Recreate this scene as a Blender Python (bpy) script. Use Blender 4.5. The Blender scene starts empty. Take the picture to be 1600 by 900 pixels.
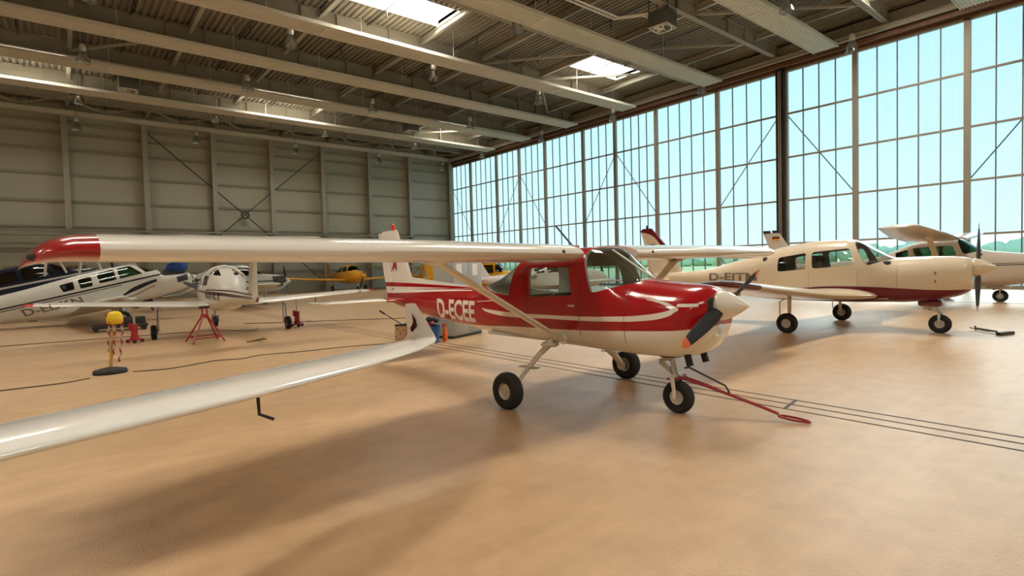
import bpy, bmesh, math, random
from mathutils import Vector, Matrix
from mathutils.bvhtree import BVHTree
R=math.radians; PI=math.pi
random.seed(7)
S=bpy.context.scene
COL=S.collection
# ------------------------------------------------------------------ camera (world: X to the glazed doors, Y to the back wall)
cam_d=bpy.data.cameras.new('camera'); cam=bpy.data.objects.new('camera',cam_d); COL.objects.link(cam); S.camera=cam
F_PX=858.355; YAW=0.884173692; PIT=-0.035570; ROL=-0.0259267; CAM_H=1.6
cam_d.sensor_width=36.0; cam_d.lens=36.0*F_PX/1600; cam_d.clip_end=2000; cam_d.clip_start=0.05
_f=Vector((math.cos(YAW)*math.cos(PIT),math.sin(YAW)*math.cos(PIT),math.sin(PIT)))
_r0=Vector((math.sin(YAW),-math.cos(YAW),0)); _u0=_r0.cross(_f)
_rt=_r0*math.cos(ROL)+_u0*math.sin(ROL); _up=-_r0*math.sin(ROL)+_u0*math.cos(ROL)
m=Matrix((_rt,_up,-_f)).transposed().to_4x4(); m.translation=Vector((0,0,CAM_H)); cam.matrix_world=m
# ------------------------------------------------------------------ colour management, world, sun
S.view_settings.view_transform='Standard'; S.view_settings.look='None'; S.view_settings.exposure=0.0; S.view_settings.gamma=1.0
S.view_settings.use_curve_mapping=False
S.cycles.use_denoising=True; S.cycles.max_bounces=7; S.cycles.diffuse_bounces=4; S.cycles.glossy_bounces=4
S.cycles.transparent_max_bounces=16; S.cycles.transmission_bounces=6; S.cycles.caustics_reflective=False; S.cycles.caustics_refractive=False
S.cycles.sample_clamp_indirect=6.0
W=bpy.data.worlds.new('world'); S.world=W; W.use_nodes=True
nt=W.node_tree; nt.nodes.clear()
o=nt.nodes.new('ShaderNodeOutputWorld'); b=nt.nodes.new('ShaderNodeBackground'); cr=nt.nodes.new('ShaderNodeValToRGB')
tc=nt.nodes.new('ShaderNodeTexCoord'); sx=nt.nodes.new('ShaderNodeSeparateXYZ')
nt.links.new(tc.outputs['Generated'],sx.inputs[0]); nt.links.new(sx.outputs['Z'],cr.inputs[0]); nt.links.new(cr.outputs[0],b.inputs[0]); nt.links.new(b.outputs[0],o.inputs[0])
cr.color_ramp.elements[0].position=0.0; cr.color_ramp.elements[0].color=(0.80,0.93,0.95,1)
cr.color_ramp.elements[1].position=0.45; cr.color_ramp.elements[1].color=(0.36,0.72,0.95,1)
e=cr.color_ramp.elements.new(0.12); e.color=(0.66,0.88,0.95,1)
b.inputs[1].default_value=1.75
def sun(name,az,el,ang,power,col):
    d=bpy.data.lights.new(name,'SUN'); d.energy=power; d.angle=R(ang); d.color=col
    ob=bpy.data.objects.new(name,d); COL.objects.link(ob)
    v=Vector((math.cos(R(az))*math.cos(R(el)),math.sin(R(az))*math.cos(R(el)),math.sin(R(el))))
    ob.rotation_euler=v.to_track_quat('Z','Y').to_euler(); return ob
sun('sun',14,17,22,.6,(1.0,0.93,0.82))
DX,BY,TOP,DECK=35.0,53.2,13.3,14.75
SKY_X=[-31.3,-16.3,-1.4,13.8,28.5]; SKY_Y=[-10.9,8.4,24.55,42.0]; SKW,SKD=5.0,2.1
SKYP=1480
for sx_ in SKY_X:
    for sy_ in SKY_Y:
        d=bpy.data.lights.new('skylight_daylight','AREA'); d.shape='RECTANGLE'; d.size=SKW-.1; d.size_y=SKD-.1; d.energy=SKYP*{-10.9:1.05,8.4:1.08,24.55:.55,42.0:.66}[sy_]*{13.8:1.30,-1.4:.80,28.5:.62}.get(sx_,1 if sx_>0 else .8); d.color=(1.0,0.925,0.80)
        ob=bpy.data.objects.new('skylight_daylight',d); COL.objects.link(ob); ob.location=(sx_,sy_,DECK+.80)
# ------------------------------------------------------------------ materials
MAT={}
def mat(name,col,rough=.5,metal=0.,coat=0.,var=0.,vscale=4.,bump=0.,bscale=40.,spec=.5,trans=False,emit=None):
    if name in MAT: return MAT[name]
    m=bpy.data.materials.new(name); m.use_nodes=True; t=m.node_tree; p=t.nodes['Principled BSDF']
    p.inputs['Base Color'].default_value=(*col,1); p.inputs['Roughness'].default_value=rough; p.inputs['Metallic'].default_value=metal
    p.inputs['Coat Weight'].default_value=coat; p.inputs['Coat Roughness'].default_value=.04; p.inputs['Specular IOR Level'].default_value=spec
    tc=t.nodes.new('ShaderNodeTexCoord')
    n=t.nodes.new('ShaderNodeTexNoise'); n.inputs['Scale'].default_value=vscale; n.inputs['Detail'].default_value=5
    t.links.new(tc.outputs['Object'],n.inputs['Vector'])
    mx=t.nodes.new('ShaderNodeMix'); mx.data_type='RGBA'
    v=max(var,.02)
    mx.inputs[6].default_value=(*[c*(1-v) for c in col],1); mx.inputs[7].default_value=(*[min(1,c*(1+v)) for c in col],1)
    t.links.new(n.outputs['Fac'],mx.inputs[0]); t.links.new(mx.outputs[2],p.inputs['Base Color'])
    if bump>0:
        n2=t.nodes.new('ShaderNodeTexNoise'); n2.inputs['Scale'].default_value=bscale; t.links.new(tc.outputs['Object'],n2.inputs['Vector'])
        bp=t.nodes.new('ShaderNodeBump'); bp.inputs['Strength'].default_value=bump; bp.inputs['Distance'].default_value=.02
        t.links.new(n2.outputs['Fac'],bp.inputs['Height']); t.links.new(bp.outputs[0],p.inputs['Normal'])
    if emit:
        p.inputs['Emission Color'].default_value=(*emit[0],1); p.inputs['Emission Strength'].default_value=emit[1]
    MAT[name]=m; return m
def glassmat(name,tint,gloss=.08,rough=.02):
    if name in MAT: return MAT[name]
    m=bpy.data.materials.new(name); m.use_nodes=True; t=m.node_tree; t.nodes.clear()
    o=t.nodes.new('ShaderNodeOutputMaterial'); tr=t.nodes.new('ShaderNodeBsdfTransparent'); g=t.nodes.new('ShaderNodeBsdfGlossy'); mx=t.nodes.new('ShaderNodeMixShader')
    lw=t.nodes.new('ShaderNodeLayerWeight'); lw.inputs[0].default_value=.5
    fr=t.nodes.new('ShaderNodeMath'); fr.operation='POWER'; fr.inputs[1].default_value=4.5; t.links.new(lw.outputs['Facing'],fr.inputs[0])
    ad=t.nodes.new('ShaderNodeMath'); ad.operation='ADD'; ad.inputs[1].default_value=gloss; ad.use_clamp=True
    tr.inputs[0].default_value=(*tint,1); g.inputs['Roughness'].default_value=rough
    t.links.new(fr.outputs[0],ad.inputs[0]); t.links.new(ad.outputs[0],mx.inputs[0]); t.links.new(tr.outputs[0],mx.inputs[1]); t.links.new(g.outputs[0],mx.inputs[2]); t.links.new(mx.outputs[0],o.inputs[0])
    MAT[name]=m; return m
def paint(name,base,bands,xr=(-6,4),zr=(0,3.2),rough=.28,coat=.45,axis='Z'):
    """glossy paint with stripes: bands = [(colour,[(x,zlo)..],[(x,zhi)..],x0,x1)] in the part's own x and z"""
    m=bpy.data.materials.new(name); m.use_nodes=True; t=m.node_tree; p=t.nodes['Principled BSDF']
    p.inputs['Roughness'].default_value=rough; p.inputs['Coat Weight'].default_value=coat; p.inputs['Coat Roughness'].default_value=.05; p.inputs['Specular IOR Level'].default_value=.2
    tc=t.nodes.new('ShaderNodeTexCoord'); s=t.nodes.new('ShaderNodeSeparateXYZ'); t.links.new(tc.outputs['Object'],s.inputs[0])
    def norm(out,r):
        k=t.nodes.new('ShaderNodeMapRange'); k.inputs[1].default_value=r[0]; k.inputs[2].default_value=r[1]; t.links.new(out,k.inputs[0]); return k.outputs[0]
    X=norm(s.outputs['X'],xr); Z=norm(s.outputs[axis],zr)
    def curve(pts):
        c=t.nodes.new('ShaderNodeFloatCurve'); cv=c.mapping.curves[0]
        P=[((x-xr[0])/(xr[1]-xr[0]),(z-zr[0])/(zr[1]-zr[0])) for x,z in pts]; P.sort()
        if P[0][0]>0: P=[(0,P[0][1])]+P
        if P[-1][0]<1: P=P+[(1,P[-1][1])]
        while len(cv.points)<len(P): cv.points.new(.5,.5)
        for q,(a,b_) in zip(cv.points,P): q.location=(a,b_); q.handle_type='VECTOR' if len(P)<4 else 'AUTO'
        c.mapping.update(); t.links.new(X,c.inputs['Value']); return c.outputs[0]
    def cmp(a,bv,op):
        k=t.nodes.new('ShaderNodeMath'); k.operation=op
        t.links.new(a,k.inputs[0])
        if isinstance(bv,float): k.inputs[1].default_value=bv
        else: t.links.new(bv,k.inputs[1])
        return k.outputs[0]
    def mul(a,b_):
        k=t.nodes.new('ShaderNodeMath'); k.operation='MULTIPLY'; t.links.new(a,k.inputs[0]); t.links.new(b_,k.inputs[1]); return k.outputs[0]
    n=t.nodes.new('ShaderNodeTexNoise'); n.inputs['Scale'].default_value=3; n.inputs['Detail'].default_value=6; t.links.new(tc.outputs['Object'],n.inputs['Vector'])
    mx=t.nodes.new('ShaderNodeMix'); mx.data_type='RGBA'; mx.inputs[6].default_value=(*[c*.94 for c in base],1); mx.inputs[7].default_value=(*base,1); t.links.new(n.outputs['Fac'],mx.inputs[0])
    cur=mx.outputs[2]
    for col,lo,hi,x0,x1 in bands:
        k=mul(cmp(Z,curve(lo),'GREATER_THAN'),cmp(Z,curve(hi),'LESS_THAN'))
        k=mul(k,mul(cmp(X,(x0-xr[0])/(xr[1]-xr[0]),'GREATER_THAN'),cmp(X,(x1-xr[0])/(xr[1]-xr[0]),'LESS_THAN')))
        q=t.nodes.new('ShaderNodeMix'); q.data_type='RGBA'; t.links.new(k,q.inputs[0]); t.links.new(cur,q.inputs[6]); q.inputs[7].default_value=(*col,1); cur=q.outputs[2]
    t.links.new(cur,p.inputs['Base Color']); return m
WHITE=(.80,.765,.69); RED=(.36,.006,.010); CREAM=(.66,.56,.42); MAROON=(.13,.005,.016)
M_white=mat('white_paint',WHITE,.25,coat=.6); M_red=mat('red_paint',RED,.22,coat=.8); M_cream=mat('cream_paint',CREAM,.3,coat=.5)
M_maroon=mat('maroon_paint',MAROON,.3,coat=.6); M_black=mat('black_rubber',(.012,.012,.013),.75,var=.2); M_dark=mat('dark_plastic',(.02,.02,.022),.5)
M_hub=mat('hub_paint',(.62,.60,.55),.4,.3); M_steel=mat('steel',(.55,.54,.52),.32,1.); M_dsteel=mat('dark_steel',(.08,.08,.08),.45,.7)
M_int=mat('cabin_lining',(.48,.46,.41),.8); M_seat=mat('seat_fabric',(.05,.05,.06),.9); M_orange=mat('orange_paint',(.75,.16,.02),.35)
M_glass=glassmat('cabin_glass',(.90,.92,.90),.05); M_gglass=glassmat('green_cabin_glass',(.42,.60,.52)); M_dglass=glassmat('smoked_glass',(.10,.11,.11),.10)
M_beige=mat('beige_steel_paint',(.46,.43,.35),.55,var=.06,vscale=1.5); M_panel=mat('radiant_panel_paint',(.70,.67,.58),.5,var=.05,vscale=1.)
M_web=mat('roof_beam_paint',(.37,.335,.265),.6,var=.06,vscale=1.5)
M_deck=mat('deck_steel',(.29,.26,.205),.6,var=.12,vscale=.8); M_wall=mat('wall_panel_paint',(.50,.485,.39),.65,var=.05,vscale=.5)
M_girt=mat('girt_paint',(.36,.34,.26),.6); M_pipe=mat('pipe_paint',(.40,.38,.31),.45); M_rail=mat('rusty_rail',(.17,.08,.045),.6,var=.3,vscale=6)
M_mull=mat('mullion_paint',(.36,.31,.24),.5); M_bar=mat('glazing_bar',(.16,.19,.19),.5); M_blk=mat('black_seal',(.015,.015,.016),.7)
M_ltr=mat('white_lettering',(.80,.76,.70),.4); M_dltr=mat('grey_lettering',(.16,.13,.10),.5); M_kltr=mat('black_lettering',(.02,.02,.02),.5)
M_yel=mat('yellow_paint',(.80,.42,.02),.35,coat=.4); M_navy=mat('navy_paint',(.008,.014,.05),.3,coat=.5); M_paper=mat('paper',(.80,.82,.84),.8)
M_cab=mat('grey_locker_paint',(.35,.37,.36),.5); M_card=mat('cardboard',(.42,.27,.14),.85,var=.25,vscale=9); M_blue=mat('blue_plastic',(.01,.10,.33),.4)
M_chrome=mat('lamp_aluminium',(.72,.70,.66),.3,.3); M_lglass=glassmat('lamp_glass',(.88,.88,.86),.30,.10)
M_jack=mat('red_jack_paint',(.30,.01,.015),.45); M_wood=mat('old_post_paint',(.55,.30,.07),.6,var=.5,vscale=14); M_redl=mat('red_lens',(.85,.03,.02),.2,coat=.5)
# ------------------------------------------------------------------ mesh helpers
def link(name,me,parent=None):
    o=bpy.data.objects.new(name,me); COL.objects.link(o)
    if parent is not None: o.parent=parent
    return o
def obj(name,bm,m,parent=None,smooth=True,ang=35):
    me=bpy.data.meshes.new(name); bmesh.ops.recalc_face_normals(bm,faces=bm.faces[:]); bm.to_mesh(me); bm.free()
    for k in (m if isinstance(m,(list,tuple)) else [m]): me.materials.append(k)
    if smooth:
        for p in me.polygons: p.use_smooth=True
        me.set_sharp_from_angle(angle=R(ang))
    return link(name,me,parent)
def thing(name,label,cat,loc=(0,0,0),rz=0,group=None,ry=0):
    o=bpy.data.objects.new(name,None); COL.objects.link(o); o.location=loc; o.rotation_euler=(0,ry,rz); o.empty_display_size=.2
    return tag(o,label,cat,group)
def tag(o,label,cat,group=None,kind=None):
    o['label']=label; o['category']=cat
    if group: o['group']=group
    if kind: o['kind']=kind
    return o
def struct(o): o['kind']='structure'; return o
def N(): return bmesh.new()
def box(bm,c,s,rz=0,mi=0,rot=None):
    vs=bmesh.ops.create_cube(bm,size=1)['verts']
    M=Matrix.Translation(c)@(rot if rot is not None else Matrix.Rotation(rz,4,'Z'))@Matrix.Diagonal((*s,1))
    bmesh.ops.transform(bm,matrix=M,verts=vs)
    for f in {f for v in vs for f in v.link_faces}: f.material_index=mi
    return vs
def b2(bm,a,b_,mi=0):
    a=Vector(a); b_=Vector(b_); return box(bm,(a+b_)/2,[abs(x) for x in (b_-a)],mi=mi)
def bev(bm,w,seg=2):
    bmesh.ops.bevel(bm,geom=[e for e in bm.edges if e.calc_face_angle(0)>.5],offset=w,segments=seg,affect='EDGES',profile=.5)
def bar(bm,a,b_,w,h=None,roll=0):
    """rectangular bar from a to b_"""
    a=Vector(a); b_=Vector(b_); d=b_-a; h=h or w
    q=d.to_track_quat('X','Z').to_matrix().to_4x4()
    vs=bmesh.ops.create_cube(bm,size=1)['verts']
    bmesh.ops.transform(bm,matrix=Matrix.Translation((a+b_)/2)@q@Matrix.Rotation(roll,4,'X')@Matrix.Diagonal((d.length,w,h,1)),verts=vs)
def tube(bm,pts,r,n=10,closed=False,flat=1.0,cap=True):
    pts=[Vector(p) for p in pts]; k=len(pts); rs=r if isinstance(r,(list,tuple)) else [r]*k
    rings=[]; up=None
    for i,p in enumerate(pts):
        a=pts[(i-1)%k] if (closed or i>0) else p; c=pts[(i+1)%k] if (closed or i<k-1) else p
        d=(c-a).normalized()
        if up is None: up=d.orthogonal().normalized()
        up=(up-d*up.dot(d)); up=up.normalized() if up.length>1e-6 else d.orthogonal().normalized()
        s=d.cross(up)
        rings.append([bm.verts.new(p+(up*math.cos(2*PI*j/n)+s*math.sin(2*PI*j/n)*flat)*rs[i]) for j in range(n)])
    for i in range(k if closed else k-1):
        A,B=rings[i],rings[(i+1)%k]
        for j in range(n): bm.faces.new((A[j],A[(j+1)%n],B[(j+1)%n],B[j]))
    if cap and not closed: bm.faces.new(rings[0][::-1]); bm.faces.new(rings[-1])
def lathe(bm,prof,o=(0,0,0),ax='Z',n=32,mi=0):
    """prof = [(r,h)]"""
    o=Vector(o); rings=[]
    B={'Z':(Vector((1,0,0)),Vector((0,1,0)),Vector((0,0,1))),'X':(Vector((0,1,0)),Vector((0,0,1)),Vector((1,0,0))),'Y':(Vector((0,0,1)),Vector((1,0,0)),Vector((0,1,0)))}[ax]
    for r,h in prof:
        if r<1e-5: rings.append([bm.verts.new(o+B[2]*h)])
        else: rings.append([bm.verts.new(o+(B[0]*math.cos(2*PI*j/n)+B[1]*math.sin(2*PI*j/n))*r+B[2]*h) for j in range(n)])
    for A,C in zip(rings,rings[1:]):
        for j in range(n):
            a,b_,c,d=A[j%len(A)],A[(j+1)%len(A)],C[(j+1)%len(C)],C[j%len(C)]
            f=list(dict.fromkeys((a,b_,c,d)))
            if len(f)>2:
                try: bm.faces.new(f).material_index=mi
                except ValueError: pass
def prism(bm,poly,h0,h1,ax='Y'):
    """extrude 2-D polygon; ax Y: poly is (x,z)"""
    def P(a,b_,h): return {'Y':(a,h,b_),'X':(h,a,b_),'Z':(a,b_,h)}[ax]
    A=[bm.verts.new(P(a,b_,h0)) for a,b_ in poly]; B=[bm.verts.new(P(a,b_,h1)) for a,b_ in poly]; n=len(poly)
    bm.faces.new(A); bm.faces.new(B[::-1])
    for i in range(n): bm.faces.new((A[i],B[i],B[(i+1)%n],A[(i+1)%n]))
def rpoly(poly,r,k=4):
    out=[]; n=len(poly)
    for i in range(n):
        p=Vector(poly[i]); a=Vector(poly[i-1])-p; c=Vector(poly[(i+1)%n])-p
        rr=min(r,a.length*.45,c.length*.45); A=p+a.normalized()*rr; C=p+c.normalized()*rr
        for j in range(k+1):
            t=j/k; out.append(tuple(A*(1-t)**2+p*2*t*(1-t)+C*t*t))
    return out
# ------------------------------------------------------------------ aircraft builder
def interp(st,x):
    """Catmull-Rom style (monotone) interpolation of station tuples along x; st ascending"""
    n=len(st)
    if x<=st[0][0]: return st[0]
    if x>=st[-1][0]: return st[-1]
    i=max(j for j in range(n-1) if st[j][0]<=x); a,b_=st[i],st[i+1]; h=b_[0]-a[0]; t=(x-a[0])/h; out=[x]
    for k in range(1,len(a)):
        d=(b_[k]-a[k])/h
        d0=(a[k]-st[i-1][k])/(a[0]-st[i-1][0]) if i>0 else d
        d2=(st[i+2][k]-b_[k])/(st[i+2][0]-b_[0]) if i<n-2 else d
        def mt(p,q): return 0 if p*q<=0 else 2*p*q/(p+q)
        m0=mt(d0,d) if i>0 else d; m1=mt(d,d2) if i<n-2 else d
        out.append(a[k]*(2*t**3-3*t**2+1)+m0*h*(t**3-2*t**2+t)+b_[k]*(-2*t**3+3*t**2)+m1*h*(t**3-t**2))
    return out
def hull(bm,st,inset=0.,x0=None,x1=None,step=.07,seg=44):
    """st rows: x, z_bottom, z_top, half_width, widest-height fraction, exponent top, exponent bottom"""
    st=sorted(st); xa=st[0][0] if x0 is None else x0; xb=st[-1][0] if x1 is None else x1
    k=max(2,int((xb-xa)/step)); rings=[]
    for i in range(k+1):
        x=xa+(xb-xa)*i/k; _,zb,zt,hw,fr,et,eb=interp(st,x); zm=zb+(zt-zb)*fr; ring=[]
        hw=max(hw-inset,.004); ht=max(zt-zm-inset,.004); hb=max(zm-zb-inset,.004)
        for j in range(seg):
            a=2*PI*j/seg; c,s=math.cos(a),math.sin(a); e=et if s>=0 else eb
            ring.append(bm.verts.new((x,hw*math.copysign(abs(c)**(2/e),c),zm+(ht if s>=0 else hb)*math.copysign(abs(s)**(2/e),s))))
        rings.append(ring)
    for A,B in zip(rings,rings[1:]):
        for j in range(seg): bm.faces.new((A[j],B[j],B[(j+1)%seg],A[(j+1)%seg]))
    bm.faces.new(rings[0]); bm.faces.new(rings[-1][::-1])
def tmp(bm,m=None):
    me=bpy.data.meshes.new('t'); bmesh.ops.recalc_face_normals(bm,faces=bm.faces[:]); bm.to_mesh(me); bm.free()
    if m: me.materials.append(m)
    o=bpy.data.objects.new('t',me); COL.objects.link(o); return o
def boolean(base,ops):
    for kind,o in ops:
        md=base.modifiers.new('b','BOOLEAN'); md.operation=kind; md.object=o; md.solver='EXACT'; md.material_mode='TRANSFER'
    bpy.context.view_layer.update()
    me=bpy.data.meshes.new_from_object(base.evaluated_get(bpy.context.evaluated_depsgraph_get()))
    base.modifiers.clear(); return me
def fin_mesh(me,name,parent,ang=30):
    for p in me.polygons: p.use_smooth=True
    me.set_sharp_from_angle(angle=R(ang)); me.name=name
    return link(name,me,parent)
BVH={}
def fuselage(par,st,mtl,wins,cab,glass=M_glass,name='fuselage',lining=M_int,step=.07):
    """wins: (part_name, polygon(x,z), side) side 0 = right through (windshield)"""
    bm=N(); hull(bm,st,step=step); base=tmp(bm,mtl)
    bvh=BVHTree.FromObject(base,bpy.context.evaluated_depsgraph_get()); BVH[par.name]=bvh
    junk=[base]
    if not wins:
        me=base.data; o=fin_mesh(me.copy(),name,par)
        for j in junk: bpy.data.objects.remove(j)
        return o
    bm=N(); hull(bm,st,.03,cab[0],cab[1],step=step); cav=tmp(bm,lining); junk.append(cav)
    cuts=[]
    for nm,poly,side,*ym in wins:
        q=ym[0] if ym else 0.; bm=N(); y0,y1=(-2,2) if side==0 else ((q,2) if side>0 else (-2,-q)); prism(bm,poly,y0,y1); c=tmp(bm,lining); cuts.append((nm,c)); junk.append(c)
    me=boolean(base,[('DIFFERENCE',cav)]+[('DIFFERENCE',c) for _,c in cuts]); out=fin_mesh(me,name,par)
    bm=N(); hull(bm,st,.006,cab[0]-.03,cab[1]+.03,step=step); A=tmp(bm,glass); bm=N(); hull(bm,st,.014,cab[0]-.06,cab[1]+.06,step=step); B=tmp(bm,glass); junk+=[A,B]
    for nm,c in cuts:
        me=boolean(A,[('INTERSECT',c),('DIFFERENCE',B)])
        me.materials.clear(); me.materials.append(glass)
        for p in me.polygons: p.material_index=0
        fin_mesh(me,nm,par)
    for j in junk: bpy.data.objects.remove(j)
    return out
def airfoil(n=14,th=.12,cam=.02):
    up,lo=[],[]
    for i in range(n+1):
        t=(1-math.cos(PI*i/n))/2
        y=5*th*(.2969*math.sqrt(t)-.126*t-.3516*t*t+.2843*t**3-.1036*t**4); c=cam*4*t*(1-t)
        up.append((t,c+y)); lo.append((t,c-y))
    return up+lo[-2:0:-1] if False else up+lo[::-1][1:-1]
def wing(name,par,sec,m,cam=.02,n=14,dens=1,vertical=False):
    """sec: (span, x_leading_edge, z, chord, thickness_ratio, nose_up_deg); vertical: span is z and z is y"""
    bm=N(); rings=[]
    for s,xl,z,c,th,tw in sec:
        ring=[]
        for t,y in airfoil(n,th,cam if not vertical else 0):
            X=-t*c; Z=y*c; a=R(tw); X,Z=(X*math.cos(a)-Z*math.sin(a)*-1, Z*math.cos(a)+X*math.sin(a)) if tw else (X,Z)
            ring.append(bm.verts.new((xl+X,z+Z,s) if vertical else (xl+X,s,z+Z)))
        rings.append(ring)
    k=len(rings[0])
    for A,B in zip(rings,rings[1:]):
        for j in range(k): bm.faces.new((A[j],A[(j+1)%k],B[(j+1)%k],B[j]))
    bm.faces.new(rings[0]); bm.faces.new(rings[-1][::-1])
    return obj(name,bm,m,par,ang=50)
def wheel(par,x,y,z,r,w,hubm=M_hub,name='wheel',ax='Y'):
    bm=N(); prof=[(r*.45,-w*.36),(r*.62,-w*.46),(r*.82,-w*.5),(r*.94,-w*.38),(r,-w*.15),(r,w*.15),(r*.94,w*.38),(r*.82,w*.5),(r*.62,w*.46),(r*.45,w*.36)]
    lathe(bm,prof,(x,y,z),ax,36)
    for v in bm.verts:                      # tyre rests slightly flattened on the ground
        if v.co.z<z-r*.965: v.co.z=z-r*.965
    t=obj(name,bm,M_black,par); bm=N()
    lathe(bm,[(0,-w*.30),(r*.13,-w*.30),(r*.15,-w*.22),(r*.36,-w*.2),(r*.44,-w*.34),(r*.48,-w*.37),(r*.48,w*.37),(r*.44,w*.34),(r*.36,w*.2),(r*.15,w*.22),(r*.13,w*.30),(0,w*.30)],(x,y,z),ax,28)
    obj('hub',bm,hubm,t); return t
def blade(par,c,ang,L,w,m,tipm=None,twist=(50,18),root=.07,stripe=None,thick=.02,name='propeller_blade'):
    """blade in the plane x=c.x; ang measured in local y-z from +y"""
    ey=Vector((0,math.cos(ang),math.sin(ang))); ex=Vector((1,0,0)); et=ex.cross(ey)
    def ring(bm,s,cw,t,tw):
        a=R(tw); u=et*math.cos(a)+ex*math.sin(a); n=ex*math.cos(a)-et*math.sin(a)
        return [bm.verts.new(Vector(c)+ey*s+u*cw*math.cos(q)*.5+n*t*math.sin(q)*.5) for q in [2*PI*j/14 for j in range(14)]]
    def part(s0,s1,nm,m_,pa):
        bm=N(); rs=[]; k=max(2,int(12*(s1-s0)/L)+2)
        for i in range(k+1):
            s=s0+(s1-s0)*i/k; f=s/L
            cw=w*(min(1,.45+f*1.9)*(1-.42*max(0,(f-.45)/.55)**1.5)); 
            if f>.93: cw*=math.sqrt(max(.02,1-((f-.93)/.072)**2))
            tw=twist[0]*(1-f)+twist[1]*f; t=thick*(2.4-2.1*f) if f>.15 else thick*2.4
            rs.append(ring(bm,s,cw,t,tw))
        for A,B in zip(rs,rs[1:]):
            for j in range(14): bm.faces.new((A[j],A[(j+1)%14],B[(j+1)%14],B[j]))
        bm.faces.new(rs[0]); bm.faces.new(rs[-1][::-1]); return obj(nm,bm,m_,pa)
    if tipm:
        e=L*.87; b_=part(root,e,name,m,par); part(e,L,'blade_tip',tipm,b_)
    else: b_=part(root,L,name,m,par)
    return b_
def spinner(par,x,z,r,L,m,name='spinner'):
    bm=N(); pr=[(0,-.02),(r*.97,-.02),(r,0)]+[(r*(1-(t/12)**1.55),L*t/12) for t in range(1,12)]+[(r*.05,L*.985),(0,L)]
    lathe(bm,pr,(x,0,z),'X',36); return obj(name,bm,m,par)
def lettering(par,txt,x0,z0,x1,z1,m,side=-1,name='registration_lettering',off=.004,shear=0,drop=0.,font_sx=1):
    """text stretched into the box (x0,z0)-(x1,z1) of the side view and laid onto the skin"""
    cu=bpy.data.curves.new('t','FONT'); cu.body=txt; cu.resolution_u=3; cu.offset=.028; to=bpy.data.objects.new('t',cu); COL.objects.link(to)
    bpy.context.view_layer.update(); me=bpy.data.meshes.new_from_object(to.evaluated_get(bpy.context.evaluated_depsgraph_get())); bpy.data.objects.remove(to)
    xs=[v.co.x for v in me.vertices]; ys=[v.co.y for v in me.vertices]; ax,bx,ay,by=min(xs),max(xs),min(ys),max(ys)
    bm=N(); bm.from_mesh(me); bvh=BVH[par.name]
    for v in bm.verts:
        u=(v.co.x-ax)/(bx-ax); w=(v.co.y-ay)/(by-ay); 
        if side>0: u=1-u
        v.co=(x0+(x1-x0)*u+shear*w,0,z0+(z1-z0)*w+drop*u)
    for i in range(1,int((x1-x0)/.08)+1): bmesh.ops.bisect_plane(bm,geom=bm.verts[:]+bm.edges[:]+bm.faces[:],plane_co=(x0+i*.08,0,0),plane_no=(1,0,0))
    for i in range(1,int((z1-z0)/.06)+1): bmesh.ops.bisect_plane(bm,geom=bm.verts[:]+bm.edges[:]+bm.faces[:],plane_co=(0,0,min(z0,z1)+i*.06),plane_no=(0,0,1))
    for v in bm.verts:
        h=bvh.ray_cast(Vector((v.co.x,side*4,v.co.z)),Vector((0,-side,0)))
        v.co.y=(h[0].y+side*off) if h[0] else 0
    return obj(name,bm,m,par,smooth=False)
def decal(par,poly,m,side=-1,name='decal',off=.004):
    bm=N(); vs=[bm.verts.new((a,0,b_)) for a,b_ in poly]; bm.faces.new(vs); bvh=BVH[par.name]
    x0=min(a for a,_ in poly); x1=max(a for a,_ in poly); z0=min(b_ for _,b_ in poly); z1=max(b_ for _,b_ in poly)
    for i in range(1,int((x1-x0)/.06)+1): bmesh.ops.bisect_plane(bm,geom=bm.verts[:]+bm.edges[:]+bm.faces[:],plane_co=(x0+i*.06,0,0),plane_no=(1,0,0))
    for i in range(1,int((z1-z0)/.05)+1): bmesh.ops.bisect_plane(bm,geom=bm.verts[:]+bm.edges[:]+bm.faces[:],plane_co=(0,0,z0+i*.05),plane_no=(0,0,1))
    for v in bm.verts:
        h=bvh.ray_cast(Vector((v.co.x,side*4,v.co.z)),Vector((0,-side,0))); v.co.y=(h[0].y+side*off) if h[0] else 0
    return obj(name,bm,m,par,smooth=False)
def seats(par,xs,z,ys,m=M_seat,s=1.,h=.62):
    for x in xs:
        for y in ys:
            bm=N(); box(bm,(x,y,z),(.45*s,.42*s,.14)); box(bm,(x-.24*s,y,z+h/2),(.12,.42*s,h),rot=Matrix.Rotation(-.18,4,'Y')); bev(bm,.03); obj('seat',bm,m,par)
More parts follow.
